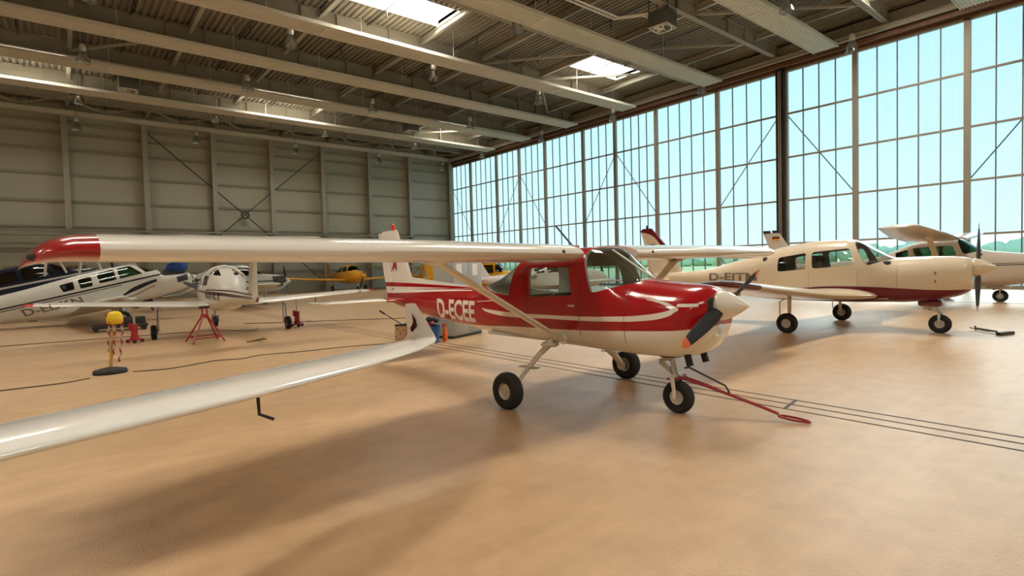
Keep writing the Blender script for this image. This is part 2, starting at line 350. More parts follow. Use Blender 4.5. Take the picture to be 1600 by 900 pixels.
# ------------------------------------------------------------------ the hall
XL,YF=-38.0,-22.0
def floormat():
    m=bpy.data.materials.new('floor_coating'); m.use_nodes=True; t=m.node_tree; p=t.nodes['Principled BSDF']; L=t.links.new
    tc=t.nodes.new('ShaderNodeTexCoord')
    def noise(sc,det=5,scale=None,rough=.55):
        n=t.nodes.new('ShaderNodeTexNoise'); n.inputs['Scale'].default_value=sc; n.inputs['Detail'].default_value=det; n.inputs['Roughness'].default_value=rough
        if scale:
            mp=t.nodes.new('ShaderNodeMapping'); mp.inputs['Scale'].default_value=scale; L(tc.outputs['Object'],mp.inputs[0]); L(mp.outputs[0],n.inputs['Vector'])
        else: L(tc.outputs['Object'],n.inputs['Vector'])
        return n.outputs['Fac']
    def ramp(f,a,b_,ca,cb):
        r=t.nodes.new('ShaderNodeValToRGB'); r.color_ramp.elements[0].position=a; r.color_ramp.elements[1].position=b_; r.color_ramp.elements[0].color=(*ca,1); r.color_ramp.elements[1].color=(*cb,1); L(f,r.inputs[0]); return r.outputs[0]
    def mul(a,b_,f=1.):
        x=t.nodes.new('ShaderNodeMix'); x.data_type='RGBA'; x.blend_type='MULTIPLY'; x.inputs[0].default_value=f; L(a,x.inputs[6]); L(b_,x.inputs[7]); return x.outputs[2]
    c=ramp(noise(.35,6),.3,.7,FLOOR_A,FLOOR_B)
    c=mul(c,ramp(noise(3.5,8),.3,.62,(.84,.83,.81),(1,1,1)))
    c=mul(c,ramp(noise(1,7,(.5,7,1)),.35,.6,(.93,.92,.90),(1,1,1)))            # wiping streaks
    c=mul(c,ramp(noise(14,2),.20,.25,(.45,.40,.34),(1,1,1)),.7)               # small dirt specks
    L(c,p.inputs['Base Color'])
    r=t.nodes.new('ShaderNodeMapRange'); r.inputs[3].default_value=.27; r.inputs[4].default_value=.38; L(noise(1.2,6,(.6,4,1)),r.inputs[0]); L(r.outputs[0],p.inputs['Roughness'])
    p.inputs['Specular IOR Level'].default_value=.55
    b_=t.nodes.new('ShaderNodeBump'); b_.inputs['Strength'].default_value=.3; b_.inputs['Distance'].default_value=.01; L(noise(55,3),b_.inputs['Height'])
    b2_=t.nodes.new('ShaderNodeBump'); b2_.inputs['Strength'].default_value=.05; b2_.inputs['Distance'].default_value=.05; L(noise(2.2,4,(.5,3,1)),b2_.inputs['Height']); L(b_.outputs[0],b2_.inputs['Normal']); L(b2_.outputs[0],p.inputs['Normal'])
    return m
FLOOR_A=(.54,.352,.196); FLOOR_B=(.60,.40,.230)
bm=N(); b2(bm,(XL,YF,-.2),(DX+.15,BY+.2,0)); floor=struct(obj('floor',bm,floormat(),smooth=False))
M_groove=mat('floor_groove',(.05,.04,.035),.6)
for x in (6.02,6.25,6.47):
    bm=N(); b2(bm,(x-.014,YF,.0),(x+.014,BY-.3,.003)); obj('floor_groove',bm,M_groove,floor,smooth=False)
bm=N(); bar(bm,(6.0,2.72,.002),(6.49,2.80,.002),.035,.004); obj('groove_joint',bm,M_groove,floor,smooth=False)
bm=N(); b2(bm,(24.4,YF,0),(24.47,BY-.3,.004)); obj('floor_groove',bm,mat('joint_filler',(.16,.14,.12),.6),floor,smooth=False)
# walls
bm=N(); b2(bm,(XL,BY,0),(DX+.15,BY+.2,DECK+1)); wb=struct(obj('wall_back',bm,M_wall,smooth=False))
GZ=[1.9,3.85,5.55,7.5,9.5,11.3,12.5,13.3]
for k,z in enumerate(GZ):
    bm=N(); b2(bm,(XL,BY-.16,z-.07),(DX,BY,z+.07)); b2(bm,(XL,BY-.20,z+.05),(DX,BY-.14,z+.08)); obj('girt',bm,M_girt,wb,smooth=False)
CX=[-33.6,-28.7,-23.8,-18.9,-14.1,-9.1,-4.2,.64,5.6,10.5,15.2,19.9,24.7,29.3]
def ibeam(bm,a,b_,h,w,tf=.03,tw=.02,vert=False,flat='Y'):
    a=Vector(a); b_=Vector(b_)
    if vert:  # column along z, flanges facing y
        z0,z1=a.z,b_.z; x,y=a.x,a.y
        b2(bm,(x-w/2,y-h/2,z0),(x+w/2,y-h/2+tf,z1)); b2(bm,(x-w/2,y+h/2-tf,z0),(x+w/2,y+h/2,z1)); b2(bm,(x-tw/2,y-h/2,z0),(x+tw/2,y+h/2,z1))
    elif abs(b_.x-a.x)>abs(b_.y-a.y):
        y,z=a.y,a.z; b2(bm,(a.x,y-w/2,z),(b_.x,y+w/2,z+tf)); b2(bm,(a.x,y-w/2,z+h-tf),(b_.x,y+w/2,z+h)); b2(bm,(a.x,y-tw/2,z),(b_.x,y+tw/2,z+h))
    else:
        x,z=a.x,a.z; b2(bm,(x-w/2,a.y,z),(x+w/2,b_.y,z+tf)); b2(bm,(x-w/2,a.y,z+h-tf),(x+w/2,b_.y,z+h)); b2(bm,(x-tw/2,a.y,z),(x+tw/2,b_.y,z+h))
for x in CX:
    bm=N(); ibeam(bm,(x,BY-.5,0),(x,BY-.5,13.9),.6,.36,vert=True); obj('wall_column',bm,M_beige,wb,smooth=False)
for z in (5.28,4.92):
    bm=N(); tube(bm,[(XL,BY-.95,z),(29.6,BY-.95,z)],.075,8); 
    for x in CX: b2(bm,(x-.12,BY-1.0,z-.14),(x+.12,BY-.7,z+.12))
    obj('wall_pipe',bm,M_pipe,wb)
for a,b_ in (((5.6,13.3),(20,.5)),((19.9,13.3),(5.6,.5))):
    bm=N(); tube(bm,[(a[0],BY-.72,a[1]),(b_[0],BY-.72,b_[1])],.045,6); obj('cross_brace',bm,M_dsteel,wb)
bm=N(); lathe(bm,[(.22,-.05),(.36,-.05),(.36,.05),(.22,.05),(.22,-.05)],(12.8,BY-.72,6.9),'Y',12); obj('brace_ring',bm,M_dsteel,wb)
bm=N(); b2(bm,(XL-.2,YF,0),(XL,BY+.2,DECK+1)); struct(obj('wall_left',bm,M_wall,smooth=False))
bm=N(); b2(bm,(XL,YF-.2,0),(DX+.15,YF,DECK+1)); struct(obj('wall_front',bm,M_wall,smooth=False))
# roof deck with openings for the skylights
bm=N(); P=.3; nx=int((DX-XL)/P)+1
prof=[(0,0),(.15,0),(.17,.09),(.28,.09)]
for i in range(nx):
    x=XL+i*P; xm=x+P/2
    inhole=any(abs(xm-sx)<SKW/2+.02 for sx in SKY_X); segs=[]; y=YF
    if inhole:
        for sy in SKY_Y: segs.append((y,sy-SKD/2)); y=sy+SKD/2
    segs.append((y,BY+.1))
    pts=prof+[(P,0)]
    for y0,y1 in segs:
        A=[bm.verts.new((x+a,y0,DECK+h)) for a,h in pts]; B=[bm.verts.new((x+a,y1,DECK+h)) for a,h in pts]
        for q in range(len(pts)-1): bm.faces.new((A[q],A[q+1],B[q+1],B[q]))
ceil=struct(obj('ceiling',bm,M_deck,smooth=False))
bm=N()   # closed outer roof skin around the openings
ys=[YF-.2]+[v for sy in SKY_Y for v in (sy-SKD/2,sy+SKD/2)]+[BY+.2]
for i in range(0,len(ys),2): b2(bm,(XL-.2,ys[i],DECK+.1),(DX+.15,ys[i+1],DECK+.3))
xs=[XL-.2]+[v for sx in SKY_X for v in (sx-SKW/2,sx+SKW/2)]+[DX+.15]
for sy in SKY_Y:
    for i in range(0,len(xs),2): b2(bm,(xs[i],sy-SKD/2,DECK+.1),(xs[i+1],sy+SKD/2,DECK+.3))
obj('roof_skin',bm,M_deck,ceil,smooth=False)
BYS=[-19.2,-13.3,-7.5,-1.7,4.2,10.0,15.8,21.6,27.5,33.3,39.1,45.0,48.9]
for y in BYS:
    bm=N(); ibeam(bm,(XL,y,13.97),(34.3,y,13.97),.78,.30,.03)
    for c in CX+[34.1]:
        for dx in (-.9,.9):
            b2(bm,(c+dx-.015,y-.145,14.0),(c+dx+.015,y+.145,14.72))
    obj('roof_beam',bm,M_web,ceil,smooth=False)
SX=[-28.6,-23.7,-18.8,-13.9,-9.1,-4.1,.9,5.8,10.6,16.3,20.6,25.5,31.6]
for x in SX:
    bm=N(); ys=[YF]+BYS+[BY]
    for a,b_ in zip(ys,ys[1:]):
        ibeam(bm,(x,a+.02,14.38),(x,b_-.02,14.38),.3,.2,.02)
    obj('roof_strut',bm,M_beige,ceil,smooth=False)
for (x0,y0,x1,y1) in ((.9,39.1,5.8,33.3),(.9,48.9,5.8,45),(20.6,39.1,25.5,45),(20.6,45,25.5,48.9),(20.6,27.5,25.5,21.6),(25.5,21.6,31.6,15.8),(25.5,27.5,31.6,21.6),(31.6,33.3,25.5,27.5),(25.5,45,31.6,39.1),(25.5,15.8,31.6,10)):
    bm=N(); bar(bm,(x0,y0,14.25),(x1,y1,14.25),.12,.12); obj('wind_brace',bm,M_beige,ceil,smooth=False)
bm=N(); b2(bm,(XL,BY-1.2,13.72),(34.2,BY-.8,14.05)); obj('roof_chord',bm,M_panel,ceil,smooth=False)
for i in range(-14,14):
    x=i*2.45+.64; bm=N(); q=1 if i%2 else -1
    bar(bm,(x,BY-1.0 if q>0 else 49.0,14.2),(x+2.45,49.0 if q>0 else BY-1.0,14.2),.09,.09); obj('chord_lacing',bm,M_beige,ceil,smooth=False)
for k,x in enumerate((-1.2,3.2,8.2,13.1,18.6,23.2,28.0)):
    bm=N(); bar(bm,(x,YF,14.66),(x,BY-.2,14.66),.05,.04)
    for j in range(9): b2(bm,(x-.02,2+j*5.8,14.2),(x+.02,2.04+j*5.8,14.66))
    obj('cable_conduit',bm,M_dsteel,ceil,smooth=False)
# skylights
M_sky_w=mat('skylight_lining',(.85,.86,.84),.6); M_skyg=mat('glowing_skylight_glazing',(.85,.86,.84),.5,emit=((1.0,.98,.93),1.5))  # glazing is given its own white glow in place of daylight from above
names=['far','second','third']
for ix,sx in enumerate(SKY_X):
    for iy,sy in enumerate(SKY_Y):
        t=thing('skylight','roof skylight %s, %s'%({4:'closest to the glazed doors',3:'in the middle of the roof',2:'left of the roof middle',1:'past the left edge',0:'at the far left of the hall'}[ix],{3:'in its back row',2:'in its middle row',1:'in its front row',0:'in its very first row'}[iy]),'skylight',(sx,sy,DECK))
        bm=N(); w,d=SKW/2,SKD/2
        b2(bm,(-w-.05,-d-.05,0),(-w,d+.05,.9)); b2(bm,(w,-d-.05,0),(w+.05,d+.05,.9)); b2(bm,(-w,-d-.05,0),(w,-d,.9)); b2(bm,(-w,d,0),(w,d+.05,.9)); obj('upstand',bm,M_sky_w,t,smooth=False)
        bm=N()
        for k in range(1,5): b2(bm,(-w+k*1.0-.02,-d,.64),(-w+k*1.0+.02,d,.67))
        b2(bm,(-w,-.02,.64),(w,.02,.66)); obj('glazing_bars',bm,M_bar,t,smooth=False)
        bm=N(); b2(bm,(-w-.05,-d-.05,.90),(w+.05,d+.05,.93)); obj('glazing',bm,M_skyg,t,smooth=False)
# radiant ceiling panels
for i,(y,lab) in enumerate(((-.4,'nearest the front of the hall'),(6.1,'crossing the upper right corner'),(12.6,'ending above the dark door pillar'),(19.4,'beside the large unit heater'),(26.2,'between the two big skylights'),(32.1,'crossing the middle of the ceiling'),(37.9,'in front of the left skylight strip'),(43.2,'last before the back wall'))):
    t=thing('radiant_heating_panel','long pale ribbed radiant ceiling panel, '+lab,'heating panel',(0,y,13.2),0,'radiant ceiling panels')
    bm=N(); x0,x1=-36,33.2; w=.62
    b2(bm,(x0,-w,0.03),(x1,w,.10)); b2(bm,(x0,-w-.02,-.03),(x1,-w+.02,.14)); b2(bm,(x0,w-.02,-.03),(x1,w+.02,.14))
    for k in range(8):
        yy=-w+.12+k*(2*w-.24)/7; b2(bm,(x0,yy-.03,-.005),(x1,yy+.03,.03))
    for k in range(9): b2(bm,(x0+k*7.7,-w+.02,-.012),(x0+k*7.7+.14,w-.02,.03))
    obj('panel_sheet',bm,M_panel,t,smooth=False)
    for k in range(14):
        xx=x1-1.2-k*4.9
        bm=N(); tube(bm,[(xx,(-w+.1)*(1 if k%2 else -1),.1),(xx,(-w+.1)*(1 if k%2 else -1),1.5)],.016,5); obj('hanger_rod',bm,M_panel,t)
# glazed door wall: leaves, posts, transoms, panes
POST=[53.0,49.3,44.7,41.1,37.4,32.6,29.1,25.15,20.15,16.05,15.6,11.76,6.81,2.75,-2.2,-6.2,-11.1,-15,-20,-22]
NP=[4,5,4,4,5,4,5,5,4,0,4,5,4,5,4,5,4,5,2]
TR=[2.70,5.36,8.0,10.66]
def panemat():
    m=bpy.data.materials.new('frosted_ribbed_pane'); m.use_nodes=True; t=m.node_tree; t.nodes.clear(); L=t.links.new
    o=t.nodes.new('ShaderNodeOutputMaterial'); tr=t.nodes.new('ShaderNodeBsdfTransparent'); tl=t.nodes.new('ShaderNodeBsdfTranslucent'); df=t.nodes.new('ShaderNodeBsdfDiffuse')
    tc=t.nodes.new('ShaderNodeTexCoord'); wv=t.nodes.new('ShaderNodeTexWave'); wv.bands_direction='Y'; wv.inputs['Scale'].default_value=5.5; wv.inputs['Distortion'].default_value=.3
    L(tc.outputs['Object'],wv.inputs[0]); r=t.nodes.new('ShaderNodeValToRGB'); r.color_ramp.elements[0].color=(.80,.84,.84,1); r.color_ramp.elements[1].color=(.90,.93,.93,1); L(wv.outputs['Fac'],r.inputs[0])
    n=t.nodes.new('ShaderNodeTexNoise'); n.inputs['Scale'].default_value=.5; n.inputs['Detail'].default_value=6; L(tc.outputs['Object'],n.inputs[0])
    mm=t.nodes.new('ShaderNodeMix'); mm.data_type='RGBA'; mm.blend_type='MULTIPLY'; mm.inputs[0].default_value=.06; L(r.outputs[0],mm.inputs[6]); L(n.outputs['Fac'],mm.inputs[7])
    L(mm.outputs[2],tr.inputs[0]); tl.inputs[0].default_value=(.80,.86,.84,1); mx=t.nodes.new('ShaderNodeMixShader'); mx.inputs[0].default_value=.14
    L(tr.outputs[0],mx.inputs[1]); L(tl.outputs[0],mx.inputs[2]); L(mx.outputs[0],o.inputs[0]); return m
M_frost=panemat(); M_clear=glassmat('clear_window_pane',(.93,.96,.94),.02)
for i in range(len(POST)-1):
    y1,y0=POST[i],POST[i+1]; n=NP[i]
    if n==0:
        bm=N(); b2(bm,(DX-.35,y0-.02,0),(DX+.2,y1+.02,TOP+.3)); p=obj('trim_1',bm,M_blk,smooth=False); struct(p)
        bm=N(); b2(bm,(DX-.36,y0+.14,0),(DX-.40,y0+.20,TOP)); b2(bm,(DX-.36,y1-.20,0),(DX-.40,y1-.14,TOP)); obj('seal_strip',bm,M_mull,p,smooth=False); continue
    t=bpy.data.objects.new('window_%d'%(i+1),None); COL.objects.link(t); t.location=(DX,(y0+y1)/2,0); t['kind']='structure'
    h=(y1-y0)/2; w=.13; bm=N()
    b2(bm,(-.12,-h,0),(.1,-h+w,TOP)); b2(bm,(-.12,h-w,0),(.1,h,TOP)); b2(bm,(-.12,-h,TOP-.1),(.1,h,TOP+.02)); b2(bm,(-.1,-h,0),(.1,h,.16)); obj('leaf_frame',bm,M_mull,t,smooth=False)
    bm=N()
    for z in TR: b2(bm,(-.09,-h+w,z-.05),(.03,h-w,z+.05))
    obj('transom',bm,M_mull,t,smooth=False)
    bm=N()
    for k in range(1,n):
        yy=-h+w+(2*h-2*w)*k/n; b2(bm,(-.05,yy-.024,.1),(.03,yy+.024,TOP-.05))
    obj('glazing_bar',bm,M_bar,t,smooth=False)
    bm=N(); b2(bm,(.03,-h+w,TR[0]),(.045,h-w,TOP-.06)); obj('frosted_pane',bm,M_frost,t,smooth=False)
    bm=N(); b2(bm,(.03,-h+w,.12),(.045,h-w,TR[0])); obj('clear_pane',bm,M_clear,t,smooth=False)
    if i in (0,2,3,5,6,8,10,12):
        s=1 if i in (0,3,6,10) else -1
        bm=N(); tube(bm,[(.07,s*(h-w),10.5),(.07,-s*(h-w),5.5)],.03,6); obj('tension_rod',bm,M_bar,t)
bm=N(); b2(bm,(DX-.1,YF,TOP),(DX+.15,BY,DECK+1)); b2(bm,(DX-.55,YF,TOP+.25),(DX-.15,BY,TOP+.45)); b2(bm,(DX-.75,YF,TOP+.05),(DX-.62,BY,TOP+.3)); struct(obj('wall_right',bm,M_rail,smooth=False))
bm=N(); ibeam(bm,(DX-1.0,YF,13.62),(DX-1.0,BY-.1,13.62),.26,.2,.03); struct(obj('trim_2',bm,M_beige,smooth=False))
bm=N(); b2(bm,(DX-.8,YF,DECK-.9),(DX-.6,BY,DECK-.25)); struct(obj('trim_3',bm,M_deck,smooth=False))
bm=N(); ibeam(bm,(34.2,BY-.9,0),(34.2,BY-.9,13.9),.5,.4,vert=True); b2(bm,(34.5,BY-.5,0),(DX,BY-.1,13.6)); obj('wall_column',bm,M_girt,wb,smooth=False)
# ------------------------------------------------------------------ outside
def fieldmat():
    m=bpy.data.materials.new('airfield_grass'); m.use_nodes=True; t=m.node_tree; p=t.nodes['Principled BSDF']; L=t.links.new; p.inputs['Roughness'].default_value=.95
    tc=t.nodes.new('ShaderNodeTexCoord'); n=t.nodes.new('ShaderNodeTexNoise'); n.inputs['Scale'].default_value=.02; n.inputs['Detail'].default_value=8
    L(tc.outputs['Object'],n.inputs[0]); r=t.nodes.new('ShaderNodeValToRGB'); r.color_ramp.elements[0].position=.35; r.color_ramp.elements[0].color=(.62,.62,.26,1); r.color_ramp.elements[1].position=.6; r.color_ramp.elements[1].color=(.85,.72,.36,1)
    L(n.outputs['Fac'],r.inputs[0]); L(r.outputs[0],p.inputs['Base Color']); return m
bm=N(); b2(bm,(DX+.15,-120,-.25),(DX+25,1500,-.05)); struct(obj('ground',bm,mat('apron_concrete',(.45,.44,.42),.8,var=.1),smooth=False))
bm=N(); b2(bm,(DX+25,-300,-.3),(900,1500,-.05)); struct(obj('ground',bm,fieldmat(),smooth=False))
bm=N(); M_leaf=mat('hazed_foliage',(.52,.63,.45),.9,var=.2,vscale=.08)  # leaf green made paler, distance haze put into the colour
for k in range(300):
    y=-160+k*4.2+random.uniform(-3,3); x=330+random.uniform(-25,25)+.0*k; r=random.uniform(4.,7.); 
    vs=bmesh.ops.create_icosphere(bm,subdivisions=2,radius=1)['verts']
    hh=random.uniform(.75,1.15)
    for v in vs:
        q=1+random.uniform(-.16,.16); v.co=Vector((x+v.co.x*r*q,y+v.co.y*r*q,4.2*hh+v.co.z*r*.95*hh*q))
tr=tag(obj('tree_line',bm,M_leaf),'hazy green row of trees across the field, seen through the clear bottom panes','trees',kind='stuff')
# ------------------------------------------------------------------ hanging lamps and heaters
def lamp():
    t=thing('hanging_lamp','x','lamp',group='high bay lamps under the roof')
    bm=N(); tube(bm,[(0,0,.95),(0,0,2.13)],.012,5); obj('cord',bm,M_dsteel,t)
    bm=N(); lathe(bm,[(0,.97),(.05,.96),(.12,.9),(.15,.78),(.15,.66),(.12,.58),(0,.57)],n=20); obj('ballast_housing',bm,M_chrome,t)
    bm=N(); lathe(bm,[(.12,.58),(.16,.52),(.24,.34),(.30,.12),(.32,.0),(.31,.0),(.29,.12),(.23,.34),(.15,.50),(.11,.56)],n=26); obj('glass_reflector',bm,M_lglass,t)
    bm=N(); lathe(bm,[(0,.50),(.05,.48),(.07,.38),(.07,.3),(.04,.22),(0,.2)],n=14); obj('bulb',bm,M_sky_w,t)
    return t
def copytree(o,parent=None):
    c=o.copy(); COL.objects.link(c)
    if parent: c.parent=parent
    for ch in list(o.children): copytree(ch,c)
    return c
LX=[32.9,25.3,17.1,9.1,1.35,-6.6]; LY=[51.6,44.25,35.5,27.5,20.42,11.2,3.2]; LZ=[12.6,12.7,12.6,12.6,12.97,12.6,12.6]
ordx=['closest to the glazed wall','second from the glazed wall','third from the glazed wall','fourth from the glazed wall','fifth from the glazed wall','sixth from the glazed wall']
ordy=['row along the back wall','second row from the back','third row from the back','fourth row from the back','fifth row from the back','sixth row from the back','seventh row from the back']
L0=None
for j,y in enumerate(LY):
    for i,x in enumerate(LX):
        if L0 is None: l=L0=lamp()
        else: l=copytree(L0)
        l.location=(x*(1.02 if j==4 else 1),y,LZ[j]); l['label']='bell lamp hanging %s, %s'%(ordx[i],ordy[j])
def heater(x,y,rz,label):
    t=thing('unit_heater',label,'heater',(x,y,13.1),rz,'unit heaters under the roof')
    bm=N(); box(bm,(0,0,.4),(1.0,1.0,.7)); bev(bm,.03); obj('casing',bm,mat('heater_casing',(.13,.14,.13),.5,.3),t)
    bm=N(); lathe(bm,[(.40,.0),(.46,.0),(.46,.06),(.40,.06)],(0,0,-.02)); 
    b2(bm,(-.5,-.5,0),(.5,-.44,.05)); b2(bm,(-.5,.44,0),(.5,.5,.05)); b2(bm,(-.5,-.5,0),(-.44,.5,.05)); b2(bm,(.44,-.5,0),(.5,.5,.05)); obj('fan_guard',bm,M_panel,t)
    bm=N(); lathe(bm,[(0,-.03),(.1,-.03),(.1,.03),(0,.03)],(0,0,0),n=16)
    for k in range(5):
        a=k*2*PI/5; box(bm,(math.cos(a)*.24,math.sin(a)*.24,.0),(.28,.13,.012),rot=Matrix.Rotation(a,4,'Z')@Matrix.Rotation(.5,4,'X'))
    obj('fan',bm,M_chrome,t)
    for a,b_ in ((-.4,-.5),(.4,-.5),(-.4,.5),(.4,.5)):
        bm=N(); tube(bm,[(a,b_,.7),(a,b_,1.66)],.025,6); obj('bracket_rod',bm,M_dsteel,t)
    return t
heater(23.2,16.2,.1,'dark boxy unit heater with fan hanging beside the big roof panel')
heater(3.7,41.2,.0,'boxy unit heater hanging at the far left under the roof')
heater(22.9,40.6,.0,'small dark unit heater hanging before the back wall, mid roof')
t=thing('heating_pipe','pair of thin white pipes running to the large unit heater','pipe',(0,18.05,13.95))
for dy in (-.12,.12):
    bm=N(); tube(bm,[(-20,dy,0),(22.0,dy,0),(22.6,dy-1.2,-.1),(22.8,dy-1.4,-.2)],.05,8); obj('pipe_run',bm,M_sky_w,t)
bm=N(); tube(bm,[(21.0,20.9,13.95),(26.0,15.8,13.95)],.09,8); tube(bm,[(16,26.5,14.0),(21,20.9,13.95)],.09,8)
# ------------------------------------------------------------------ red and white high-wing aeroplane (nose toward -Y)
def place(t,x,y,hd,z=0,pitch=0):
    t.location=(x,y,z); t.rotation_mode='XYZ'; t.rotation_euler=(0,-R(pitch),R(hd))
C=thing('light_aeroplane','red and white high-wing aeroplane lettered D-ECEE in the foreground','aeroplane')
place(C,5.02,4.93,-87)
st=[(-4.42,1.02,1.30,.035,.5,2,2),(-4.1,.95,1.31,.06,.5,2,2),(-3.55,.87,1.30,.11,.5,2.2,2.2),(-2.6,.78,1.31,.22,.5,2.4,2.4),(-1.7,.71,1.34,.36,.48,2.5,2.6),(-1.1,.675,1.50,.45,.44,2.6,3.0),
 (-.55,.655,1.74,.50,.40,3.4,3.2),(-.2,.65,1.82,.515,.38,4.2,3.4),(.55,.635,1.83,.52,.38,4.4,3.6),(.66,.63,1.80,.52,.38,4.0,3.6),(.85,.625,1.67,.51,.40,3.0,3.4),(1.22,.615,1.445,.49,.50,2.5,3.2),(1.6,.625,1.40,.46,.50,2.4,2.9),(1.80,.67,1.385,.42,.52,2.3,2.6),(1.93,.76,1.36,.35,.55,2.2,2.4),(1.985,.86,1.32,.27,.58,2.1,2.3)]
PT=paint('red_white_livery',RED,[
 (WHITE,[(-6,0),(4,0)],[(-6,.70),(-2.9,.73),(-2.25,.765),(-1.46,.80),(-.47,.85),(.45,.872),(1.33,.915),(1.78,.945),(2.1,.99)],-6,4),
 (WHITE,[(-1.31,1.055),(-1.2,1.015),(.2,.985),(1.05,1.0),(1.4,1.025),(1.6,1.06),(1.72,1.11),(1.76,1.155)],[(-1.31,1.06),(-1.2,1.05),(.2,1.03),(1.05,1.055),(1.4,1.085),(1.6,1.12),(1.70,1.15),(1.76,1.16)],-1.3,1.76),
 (WHITE,[(1.40,1.238),(1.5,1.222),(1.6,1.195),(1.68,1.155),(1.72,1.12),(1.76,1.15)],[(1.40,1.245),(1.5,1.24),(1.6,1.225),(1.70,1.19),(1.75,1.165),(1.76,1.155)],1.40,1.76),
 (WHITE,[(-4.6,1.20),(-1.7,1.285)],[(-4.6,1.265),(-1.7,1.295)],-4.6,-1.75),
 (WHITE,[(-1.45,1.14),(-1.0,1.165)],[(-1.45,1.15),(-1.0,1.175)],-1.45,-1.0)],rough=.2)
WZ=lambda *p:rpoly(list(p),.04)
wins=[('windshield',[(.60,1.86),(.60,1.72),(.67,1.50),(.735,1.31),(.80,1.315),(1.20,1.415),(1.24,1.50),(.95,1.9)],0),
 ('cabin_window',WZ((-.26,1.60),(-.25,1.24),(.46,1.27),(.40,1.60)),-1),('cabin_window',WZ((-.26,1.60),(-.25,1.24),(.46,1.27),(.40,1.60)),1),
 ('rear_window',[(-.60,1.9),(-.57,1.66),(-.66,1.25),(-1.0,1.28),(-1.34,1.35),(-1.36,1.9)],0)]
fu=fuselage(C,st,PT,wins,(-1.45,1.12))
# dorsal spine and fin
M_finp=paint('fin_livery',WHITE,[(RED,[(-6,0),(-4.4,.0),(4,0)],[(-6,1.20),(-1.7,1.20)],-6,4),(RED,[(-4.6,1.325),(-2.0,1.302),(-1.6,1.295)],[(-4.6,1.405),(-2.0,1.325),(-1.6,1.31)],-6,-1.6)],rough=.2)
bm=N()
def slab(bm,rings):
    rs=[[bm.verts.new(p) for p in r] for r in rings]; k=len(rs[0])
    for A,B in zip(rs,rs[1:]):
        for j in range(k): bm.faces.new((A[j],A[(j+1)%k],B[(j+1)%k],B[j]))
    bm.faces.new(rs[0]); bm.faces.new(rs[-1][::-1])
slab(bm,[[(x,-w,z0),(x,w,z0),(x,w*.7,(z0+z1)/2),(x,w*.3,z1),(x,-w*.3,z1),(x,-w*.7,(z0+z1)/2)] for x,w,z0,z1 in ((-1.7,.01,1.25,1.315),(-2.3,.05,1.2,1.36),(-3.0,.06,1.2,1.42),(-3.75,.06,1.2,1.49),(-4.35,.04,1.2,1.52))]); obj('dorsal_fairing',bm,M_finp,C)
wing('fin',C,[(1.15,-3.72,0,.78,.10,0),(1.5,-3.76,0,.78,.10,0),(1.95,-3.99,0,.70,.10,0),(2.30,-4.17,0,.63,.09,0),(2.36,-4.22,0,.52,.06,0)],M_finp,vertical=True)
bm=N(); slab(bm,[[(x0,-.02,z),(x0,.02,z),(x1,.006,z),(x1,-.006,z)] for z,x0,x1 in ((1.02,-4.36,-4.52),(1.12,-4.38,-4.62),(1.5,-4.50,-4.72),(2.0,-4.66,-4.83),(2.33,-4.76,-4.90))]); obj('rudder',bm,M_finp,C)
bm=N(); lathe(bm,[(.03,0),(.035,.04),(.03,.10),(0,.12)],(-4.35,0,2.36),n=14); obj('beacon',bm,M_redl,C)
bm=N()                                                     # bird emblem on the fin
pl=[(-4.42,1.60),(-4.36,1.66),(-4.30,1.78),(-4.26,1.92),(-4.22,1.84),(-4.17,1.80),(-4.22,1.74),(-4.20,1.60),(-4.28,1.69),(-4.36,1.62)]
vs=[bm.verts.new((x,-.042,z)) for x,z in pl]; bm.faces.new(vs); obj('bird_emblem',bm,M_red,C,smooth=False)
for s in (-1,1):
    sec=[(s*.06,-3.85,1.09,.86,.10,0),(s*.45,-3.87,1.09,.84,.10,0)]
    wing('stabilizer_root',C,sec,PT,0)
    wing('stabilizer',C,[(s*.45,-3.87,1.09,.84,.10,0),(s*1.30,-3.97,1.09,.70,.09,0),(s*1.42,-4.02,1.09,.60,.07,0)],M_white,0)
    bm=N(); b2(bm,(-4.02,s*1.42,1.075),(-4.30,s*1.50,1.105)); b2(bm,(-4.30,s*1.36,1.078),(-4.72,s*1.50,1.102)); bev(bm,.01); obj('elevator_horn',bm,M_white,C)
